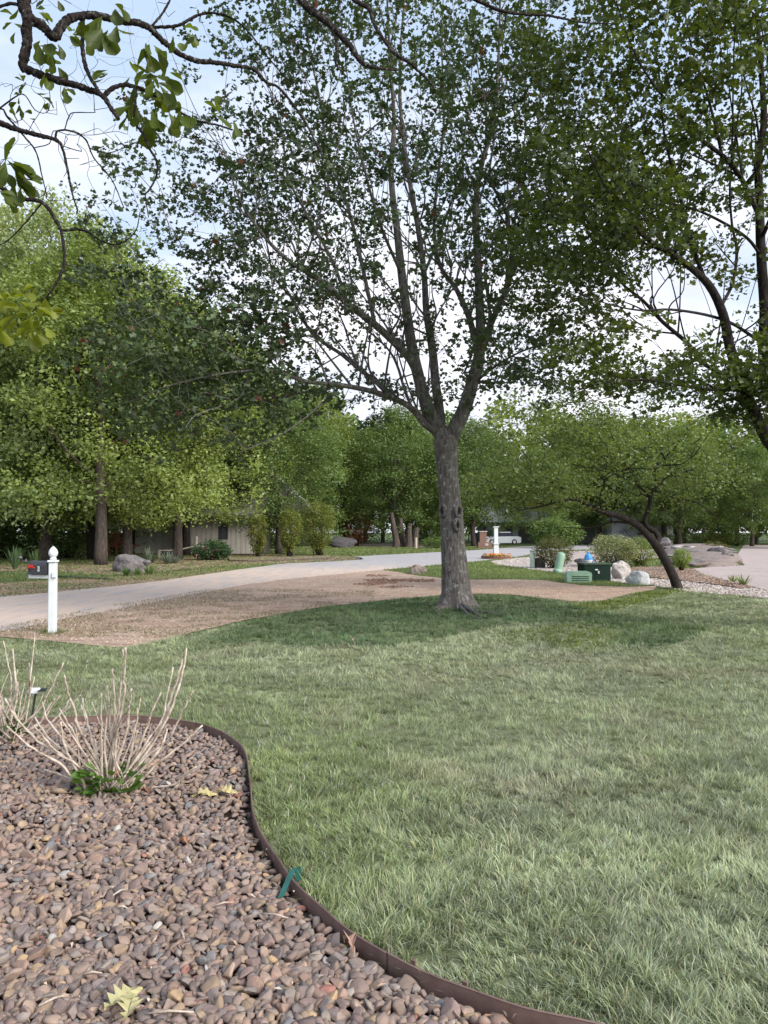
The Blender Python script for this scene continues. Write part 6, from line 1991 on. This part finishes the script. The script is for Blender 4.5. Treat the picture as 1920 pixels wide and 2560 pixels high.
def clump(root_label, base_px, stems, Y0, seed, extra, leafcol, spread=0.10, nleaf=60):
    r_ = np.random.default_rng(seed)
    b = G(*base_px)
    root = thing('hydrangea', root_label, 'plant', tuple(b))
    for k, s in enumerate(stems):
        dY = r_.uniform(-0.22, 0.22)
        pts = []
        m = len(s)
        p0 = b + np.array([r_.normal() * spread * 0.5, r_.normal() * spread * 0.4, -0.01])
        pts.append(p0)
        for j, (zx, zy) in enumerate(s):
            px_, py_ = Z4(zx, zy)
            if j == 0 and m > 2:
                continue
            Yj = b[1] + dY * (j / (m - 1))
            pts.append(P(px_, py_, Yj))
        mb = MB()
        stem(mb, np.array(pts), 0.0078 * (0.75 + 0.5 * r_.random()), r_)
        part('stem', mb, M_twig, root, smooth=True)
    for k in range(extra):
        a = r_.uniform(0, 2 * math.pi); el = r_.uniform(0.6, 1.45)
        ln = r_.uniform(0.22, 0.55)
        d = np.array([math.cos(a) * math.cos(el), math.sin(a) * math.cos(el), math.sin(el)])
        p0 = b + np.array([r_.normal() * spread * 0.7, r_.normal() * spread * 0.6, 0])
        mb = MB()
        stem(mb, np.array([p0, p0 + d * ln * .5 + (0, 0, .02), p0 + d * ln + (0, 0, .05)]), 0.0048 * (0.7 + 0.6 * r_.random()), r_)
        part('stem', mb, M_twig, root, smooth=True)
    # new green leaves at the foot
    shp, kk_ = LEAF['oval']
    for k in range(nleaf):
        a = r_.uniform(0, 2 * math.pi)
        rr = r_.random() ** 0.5
        c = b + np.array([math.cos(a) * 0.17 * rr, math.sin(a) * 0.13 * rr, 0.03 + 0.14 * r_.random()])
        ax = np.array([math.cos(a), math.sin(a), r_.uniform(-0.2, 0.9)]); ax /= np.linalg.norm(ax)
        sd = np.cross(ax, (0, 0, 1)) + r_.normal(size=3) * 0.3; sd /= np.linalg.norm(sd)
        nz = np.cross(sd, ax)
        s = r_.uniform(0.045, 0.085)
        V = c + s * (shp[:, 0:1] * sd * 1.1 + shp[:, 1:2] * ax + shp[:, 2:3] * nz * 2)
        me = MB().add(V, np.array([[0, 1, 2, 3], [0, 3, 4, 5]])).mesh('leaf', M_leaf_obj, False, b)
        o = link('leaf', me, root)
        cc = np.array(leafcol) * r_.uniform(0.6, 1.5)
        o.color = (*cc, 1)
    return root


stems1 = [
    [(560, 960), (380, 850), (200, 740), (40, 605)], [(600, 980), (480, 850), (220, 690), (80, 530), (30, 440)], [(620, 950), (520, 820), (440, 650), (350, 500)],
    [(580, 960), (430, 810), (290, 680), (205, 550)], [(600, 900), (480, 640), (440, 500), (400, 400), (380, 305)], [(620, 950), (570, 780), (520, 600), (490, 440)],
    [(610, 950), (575, 760), (535, 640), (480, 480)],
    [(620, 900), (600, 600), (600, 410)], [(660, 900), (655, 650), (645, 480), (635, 365)], [(690, 850), (680, 600), (675, 400), (665, 265)],
    [(700, 900), (690, 560), (710, 400), (735, 250), (727, 150)], [(720, 800), (725, 500), (735, 300), (742, 140)], [(740, 900), (745, 650), (765, 480), (780, 385)],
    [(760, 850), (800, 620), (813, 495)], [(800, 850), (860, 640), (900, 520), (955, 405)], [(850, 800), (940, 600), (990, 420), (1025, 255)],
    [(820, 880), (930, 650), (1010, 450), (1060, 300), (1080, 210)], [(830, 880), (960, 620), (1050, 400), (1090, 250), (1105, 140)],
    [(760, 900), (860, 800), (1000, 680), (1060, 560), (1120, 440), (1145, 395)], [(800, 950), (930, 830), (1080, 710), (1200, 600)], [(860, 970), (1000, 960), (1080, 900), (1165, 845)],
    [(520, 1000), (400, 910), (260, 860)], [(560, 980), (440, 1070), (330, 1115), (120, 1110)], [(770, 1010), (830, 1060), (950, 1030), (1060, 950)],
    [(560, 900), (380, 690), (280, 560), (250, 465)], [(560, 930), (400, 800), (300, 720), (200, 600)], [(700, 930), (690, 700), (700, 600), (740, 540), (765, 500)],
    [(600, 950), (500, 700), (500, 580)], [(640, 950), (620, 700), (640, 520), (662, 480)], [(760, 930), (850, 780), (930, 660), (970, 550)],
    [(540, 960), (440, 840), (390, 740), (360, 580)], [(780, 940), (900, 800), (960, 720), (990, 620)],
]
clump('bare pale hydrangea stems fanning up from fresh green leaves in the stones', (268, 1992), stems1, 4.4, 3, 22, (0.10, 0.19, 0.045), nleaf=120)
stems2 = [
    [(20, 700), (65, 400), (45, 220), (20, 100)], [(30, 700), (80, 450), (90, 300), (75, 145)], [(60, 700), (150, 520), (180, 320), (205, 50)],
    [(80, 700), (220, 520), (300, 380), (375, 230)], [(30, 700), (65, 450), (65, 300)], [(40, 700), (90, 480), (105, 340)], [(50, 700), (110, 520), (145, 350)],
    [(60, 700), (140, 560), (175, 400), (172, 230)], [(60, 700), (160, 520), (205, 310)], [(90, 720), (240, 580), (310, 480), (355, 425)], [(90, 720), (220, 600), (270, 520), (325, 440)],
    [(100, 720), (260, 620), (400, 500), (480, 420)], [(30, 720), (10, 560), (0, 450)], [(100, 720), (280, 600), (380, 500), (415, 440)], [(20, 700), (20, 500), (12, 420)],
    [(40, 760), (200, 680), (300, 620), (360, 560)],
]
clump('second bare hydrangea clump with green foot leaves, cut off by the picture edge', (14, 1862), stems2, 5.3, 5, 24, (0.05, 0.11, 0.03), nleaf=70, spread=0.12)

# path spot light
YS = 6.3
sp_b = G(78, 1800); YS = sp_b[1]
spot = thing('garden_spotlight', 'small silver solar spotlight on a black stake behind the bare stems', 'lamp', tuple(sp_b))
hd = P(90, 1727, YS)
part('stake', tube(np.array([sp_b + (0, 0, -0.02), (sp_b * 0.35 + hd * 0.65), hd + (0, 0, -0.01)]), [0.008, 0.009, 0.011], 8), M_blackpl, spot)
part('housing', box(hd + (-0.012, 0, 0.0), (0.085, 0.06, 0.045), rot=0.25, bev=0.008), M_lightgrey, spot)
ln_ = part('lens', tube(np.array([hd + (-0.02, -0.03, 0.003), hd + (-0.018, -0.042, 0.003)]), 0.013, 12), pmat('lens', (0.75, 0.78, 0.82), rough=0.15, spec=0.7), spot)
part('solar_panel', box(hd + (0.055, 0.0, 0.008), (0.06, 0.09, 0.008), rot=0.25, bev=0.002), M_solar, spot)

# ------------------------------------------------------------------ fallen leaves and litter
def dead_leaf(name, label, px_, py_, size, col, seed, lobes=4, curl=0.3, z=0.06, yaw_=0.0, cat='leaf'):
    r_ = np.random.default_rng(seed)
    b = G(px_, py_, z)
    out = [(0, 0)]
    for i in range(lobes):
        y0_ = (i + 0.45) / lobes
        wmax = 0.36 * math.sin(math.pi * min(0.9, y0_ * 0.85 + 0.1))
        out.append((wmax, y0_)); out.append((wmax * 0.4, y0_ + 0.45 / lobes))
    out.append((0, 1.05))
    right = np.array(out)
    left = right[1:-1][::-1] * np.array([-1, 1])
    o2 = np.vstack([right, left])
    # centre line for folds
    n = len(o2)
    cl = np.array([[0, y] for y in np.linspace(0.05, 0.98, 6)])
    V2 = []
    F_ = []
    # build as strips: centre to edge
    for side in (1, -1):
        base = len(V2)
        for (x, y) in right:
            V2.append((0, y, curl * 0.35 * math.sin(y * 2.6))); V2.append((x * side, y, curl * (abs(x) * 1.8 + 0.25 * math.sin(y * 5 + side))))
        for i in range(len(right) - 1):
            F_.append([base + 2 * i, base + 2 * i + 1, base + 2 * i + 3, base + 2 * i + 2])
    V3 = np.array(V2) * size
    V3 += r_.normal(size=V3.shape) * size * 0.012
    c, s = math.cos(yaw_), math.sin(yaw_)
    V3 = V3 @ np.array([[c, -s, 0], [s, c, 0], [0, 0, 1]]).T
    mb = MB().add(V3, np.array(F_), np.asarray(col))
    return link(name, mb.mesh(name, M_dry), None, tuple(b), label=label, category=cat)


dead_leaf('fallen_leaf', 'crumpled pale yellow leaf lying on stones near the edging', 480, 1992, 0.13, (0.50, 0.42, 0.20), 1, 4, 0.35, 0.06, -1.3)
dead_leaf('fallen_leaf', 'second pale yellow leaf overlapping the first on the stones', 540, 1980, 0.12, (0.52, 0.44, 0.22), 2, 4, 0.35, 0.065, -1.75)
dead_leaf('fallen_leaf', 'large lobed pale yellow leaf on the nearest stones', 262, 2525, 0.13, (0.48, 0.44, 0.23), 3, 5, 0.28, 0.07, -0.6)
dead_leaf('fallen_leaf', 'narrow pale yellow leaf piece crossing the large lobed leaf', 318, 2545, 0.11, (0.46, 0.42, 0.22), 4, 4, 0.28, 0.075, 0.15)
dead_leaf('fallen_leaf', 'curled tan leaf resting against the metal edging', 885, 2372, 0.07, (0.42, 0.27, 0.20), 5, 3, 0.9, 0.07, 0.5)
dead_leaf('fallen_leaf', 'pinkish tan leaf lying in the dark green grass patch', 885, 1602, 0.12, (0.42, 0.32, 0.27), 6, 3, 0.6, 0.07, 0.3)
dead_leaf('fallen_leaf', 'orange brown curled leaf among the stones by the stake', 470, 2108, 0.05, (0.42, 0.20, 0.10), 7, 3, 0.9, 0.06, 1.3)
dead_leaf('fallen_leaf', 'brown leaf in the foot of the bare stems', 375, 1985, 0.07, (0.22, 0.11, 0.07), 8, 3, 0.8, 0.07, 1.0)
dead_leaf('fallen_leaf', 'reddish pink leaf lit among the bare stems', 290, 1942, 0.06, (0.5, 0.28, 0.2), 9, 3, 0.8, 0.16, 0.2)
for k, (a, b, l_, ang) in enumerate(((232, 2434, 0.06, 0.1), (135, 2500, 0.09, 0.7), (300, 2230, 0.07, 1.0), (690, 2290, 0.12, -0.35), (455, 2335, 0.08, -1.1), (425, 2532, 0.14, 0.05), (560, 2260, 0.08, 0.4))):
    p = G(a, b, 0.062)
    d = np.array([math.cos(ang), math.sin(ang), 0]) * l_ / 2
    o = link('dry_twig', tube(np.array([-d, (0, 0, 0.006), d]), [0.003, 0.004, 0.002], 5).mesh('dry_twig', M_twig, True), None, tuple(p),
             label=('short dry twig lying just above the large lobed yellow leaf', 'grey twig near the lower picture corner among the stones', 'thin twig on the stones between the bare stems and the picture edge', 'longest reddish twig lying beside the metal edging', 'twig standing crosswise on the stones in mid bed', 'twig stretching from the large lobed leaf toward the edging', 'twig lying in the middle of the stone bed above the crosswise one')[k], category='twig', group='dry twigs on the stones')

# ------------------------------------------------------------------ overhanging oak in the near upper corner
YO = 4.4
ob = np.array([-5.2, 3.6, 0.0])
oak = thing('oak_tree', 'near oak whose dark crooked limbs and big leaves hang into the upper corner', 'tree', tuple(ob))
def OL(lst, r0, r1, Ya=YO, Yb=YO):
    n = len(lst)
    return (np.array([P(a, b, Ya + (Yb - Ya) * i / (n - 1)) for i, (a, b) in enumerate(lst)]), np.linspace(r0, r1, n))


trunk_o = (np.array([ob, ob + (0.05, 0, 1.2), ob + (0.1, 0.0, 3.0), ob + (0.6, 0.2, 5.0), ob + (1.4, 0.5, 6.6)]), [0.30, 0.24, 0.2, 0.15, 0.10])
main = (np.array([ob + (0.6, 0.2, 5.0), P(-350, -500, YO - .2), P(-60, -260, YO), P(40, -80, YO), P(59, 0, YO), P(70, 52, YO)]), [0.12, 0.075, 0.055, 0.042, 0.034, 0.032])
o_limbs = [trunk_o, main,
    OL([(68, 40), (66, 105), (56, 165)], .032, .027),
    OL([(56, 165), (110, 190), (169, 207), (224, 224), (257, 240), (274, 266), (297, 298)], .025, .010, YO, YO - .1),
    OL([(72, 46), (108, 66), (135, 91), (156, 63), (181, 44), (236, 38), (295, 51), (363, 63), (401, 97), (443, 131), (489, 152), (536, 156), (591, 165), (633, 173), (667, 207), (700, 222), (760, 300), (800, 380)], .028, .006, YO, YO + .8),
    OL([(207, 44), (207, 127), (219, 181), (249, 232)], .015, .010, YO + .24, YO),
    OL([(258, 240), (295, 215), (338, 217), (380, 236), (414, 257), (447, 278), (485, 300), (540, 312), (582, 325)], .014, .005, YO, YO + .3),
    OL([(338, 240), (338, 304), (359, 338), (376, 376), (392, 405), (390, 443), (371, 477), (363, 489), (371, 544)], .010, .004, YO, YO + .2),
    OL([(380, 68), (443, 63), (477, 46), (506, 34), (540, 32), (591, 51), (633, 93), (667, 139), (720, 200)], .012, .005, YO + .36, YO + .8),
    OL([(380, 66), (405, 35), (425, 0), (450, -60)], .009, .006, YO + .36, YO + .4),
    (np.array([ob + (0.3, 0.1, 4.0), P(-300, 150, YO - .2), P(-100, 270, YO), P(0, 308, YO), P(34, 321, YO), P(84, 335, YO), P(139, 350, YO), P(156, 371, YO), P(169, 426, YO), P(181, 485, YO), P(194, 525, YO)]), [.07, .04, .025, .017, .015, .013, .011, .008, .007, .005, .004]),
    OL([(139, 350), (145, 328), (181, 329), (215, 350), (235, 395), (280, 450), (310, 520)], .008, .003),
    (np.array([ob + (0.15, 0.05, 3.3), P(-300, 420, YO), P(-100, 430, YO), P(0, 468, YO), P(34, 494, YO), P(105, 506, YO), P(143, 557, YO), P(156, 591, YO), P(160, 660, YO), P(139, 711, YO), P(114, 745, YO), P(80, 780, YO)]), [.06, .03, .02, .013, .012, .011, .010, .009, .0085, .0065, .005, .003]),
    OL([(156, 575), (211, 576), (253, 601), (295, 610), (337, 580), (350, 530)], .008, .003),
    OL([(105, 506), (60, 560), (20, 600), (-20, 620)], .006, .003),
    OL([(0, 270), (60, 340), (90, 380), (105, 440), (120, 500)], .007, .003, YO + .2, YO + .3),
    OL([(70, 30), (30, 10), (-30, 30), (-80, 60)], .012, .006),
]
# long near limbs crossing the top of the picture
o_limbs += [
    (np.array([ob + (1.4, 0.5, 6.6), P(300, -620, 5.2), P(600, -200, 5.6), P(752, 0, 5.8), P(790, 34, 5.8), P(836, 72, 5.8), P(874, 114, 5.8), P(904, 156, 5.8), P(938, 169, 5.8), P(990, 175, 5.9)]), [.06, .045, .035, .028, .026, .024, .021, .017, .012, .006]),
    (np.array([P(600, -200, 5.6), P(780, -90, 5.9), P(887, 0, 6.1), P(921, 21, 6.1), P(937, 63, 6.1), P(980, 127, 6.1), P(1022, 156, 6.1), P(1064, 194, 6.2), P(1090, 225, 6.2)]), [.03, .025, .020, .018, .016, .013, .012, .010, .005]),
    (np.array([P(780, -90, 5.9), P(1020, -70, 6.2), P(1190, 0, 6.4), P(1265, 30, 6.4), P(1374, 39, 6.5), P(1450, 55, 6.6), P(1550, 60, 6.6)]), [.022, .02, .015, .013, .010, .007, .004]),
    (np.array([P(836, 78, 5.8), P(842, 130, 5.8), P(840, 160, 5.8), P(870, 195, 5.8)]), [.012, .010, .009, .004]),
]
rt = np.random.default_rng(55)


def wtips(n, x0, x1, y0, y1, Ya, Yb):
    return np.array([P(rt.uniform(x0, x1), rt.uniform(y0, y1), rt.uniform(Ya, Yb)) for _ in range(n)])


tips_o = np.vstack([wtips(100, -40, 330, 200, 420, YO - .2, YO + .5), wtips(80, 60, 420, -40, 220, YO - .2, YO + .4), wtips(70, -60, 300, 380, 700, YO - .1, YO + .5), wtips(55, 280, 560, 0, 420, YO - .1, YO + .5), wtips(20, 700, 1100, -40, 240, 5.6, 6.4)])
pos, par, fr, nl = grow(o_limbs, tips_o, bf=0.12, seed=12, attach_r=4.5, jit=0.38, seglen=0.07, kmax=12)
part('limbs', skeleton_mesh(pos, par, fr, nl, rtip=0.0019, pexp=0.3, rmax=0.0045, knob=0.28), M_bark_near, oak, smooth=True)
LC = [(245, 62, 205, 0, .155), (285, 75, 250, 30, .12), (305, 80, 320, 20, .15), (278, 30, 300, 0, .13), (195, 15, 215, 25, .10), (195, 40, 205, 50, .07), (60, 30, 45, 60, .07), (100, 10, 120, -10, .07), (85, 45, 110, 0, .07)]
# (x, y, hang-to) clusters of big club shaped leaves
clusters = [((238, 62), 4, 40, 0.155, (0, 1)), ((292, 72), 3, 22, 0.15, (0, 1)), ((290, 10), 2, 20, 0.13, (.3, 1)), ((118, 112), 9, 36, 0.11, (0, .6)), ((130, 165), 5, 30, 0.10, (0, .5)), ((180, 85), 5, 26, 0.09, (0, .2)),
            ((95, 12), 5, 40, 0.09, (0, .2)), ((40, 40), 4, 25, 0.08, (0, .3)), ((265, 185), 4, 26, 0.10, (-.8, .2)), ((392, 118), 6, 34, 0.12, (0, .8)), ((450, 92), 5, 34, 0.11, (.3, .2)), ((350, 175), 5, 36, 0.12, (.2, .3)),
            ((400, 190), 8, 40, 0.13, (0, .5)), ((330, 260), 6, 34, 0.14, (0, 1)), ((375, 275), 7, 34, 0.14, (0, 1)), ((440, 285), 5, 26, 0.13, (.2, 1)), ((415, 235), 6, 30, 0.13, (0, .6)), ((552, 285), 4, 22, 0.12, (.2, -.2)),
            ((580, 305), 2, 14, 0.10, (.3, .2)), ((165, 225), 3, 20, 0.08, (.2, .6)), ((60, 215), 3, 26, 0.06, (0, 0)), ((48, 235), 4, 30, 0.06, (0, 0)), ((22, 420), 9, 34, 0.14, (.3, .4)), ((45, 445), 7, 30, 0.13, (.4, .5)), ((5, 480), 4, 30, 0.12, (0, .4)),
            ((100, 770), 8, 40, 0.09, (0, .2)), ((45, 775), 7, 40, 0.10, (-.5, .2)), ((30, 810), 5, 34, 0.10, (-.4, .4)), ((85, 820), 7, 36, 0.10, (0, .6)), ((110, 800), 6, 30, 0.10, (.3, .6)), ((60, 740), 5, 30, 0.09, (0, -.2)), ((5, 760), 5, 24, 0.09, (0, .2)), ((50, 290), 4, 30, 0.06, (0, 0)), ((120, 250), 4, 20, 0.06, (0, 0))]
shp, kk_ = LEAF['club']
me_leaf = []
for v_ in range(4):
    s_ = shp.copy()
    rr_ = np.random.default_rng(v_)
    s_[1:, :2] *= 1 + rr_.normal(size=(17, 2)) * 0.035
    s_[:, 2] *= (1.0 + v_ * 0.7)
    fold = np.vstack([s_, [[0, .5, -.03]]]); fold[:, 2] += -0.25 * (v_ - 1) * (fold[:, 1] - .3) ** 2
    me_leaf.append(MB().add(fold, np.array([[18, i, (i + 1) % 18] for i in range(18)])).mesh('leaf', M_leaf_obj, True))
ol = Vector(ob)
for (cx_, cy_), n_, sp_, sz_, dr_ in clusters:
    for i in range(n_ + n_ // 3):
        px_, py_ = cx_ + rt.normal() * sp_ * 0.42, cy_ + rt.normal() * sp_ * 0.42
        p = P(px_, py_, YO + rt.normal() * 0.12 + (0.1 if cx_ > 300 else 0))
        d = np.array([dr_[0] + rt.normal() * 0.45, rt.normal() * 0.35, -dr_[1] + rt.normal() * 0.35])
        d /= np.linalg.norm(d) + 1e-6
        yv = Vector(d)
        nv = Vector((rt.normal() * 0.7, -0.6 + rt.normal() * 0.5, 0.9 if dr_[1] < 0.7 else 0.2))
        xv = yv.cross(nv).normalized(); zv = xv.cross(yv)
        M_ = Matrix((xv, yv, zv)).transposed().to_4x4()
        o = link('leaf', me_leaf[int(rt.integers(0, 4))], oak)
        s = sz_ * rt.uniform(0.7, 1.15)
        o.matrix_local = Matrix.Translation(Vector(p) - ol) @ M_ @ Matrix.Diagonal((s * 0.9, s, s, 1))
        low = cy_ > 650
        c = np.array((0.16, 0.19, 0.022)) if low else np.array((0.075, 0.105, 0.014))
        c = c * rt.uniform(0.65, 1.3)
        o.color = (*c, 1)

tri = sum(sum(len(p.vertices) - 2 for p in m.polygons) if len(m.polygons) < 2000 else 0 for m in bpy.data.meshes)
big = {m.name: len(m.loops) - 2 * len(m.polygons) for m in bpy.data.meshes if len(m.polygons) >= 2000}
print('TRIS small', tri, 'big', sum(big.values()))
print(sorted(big.items(), key=lambda q: -q[1])[:14])
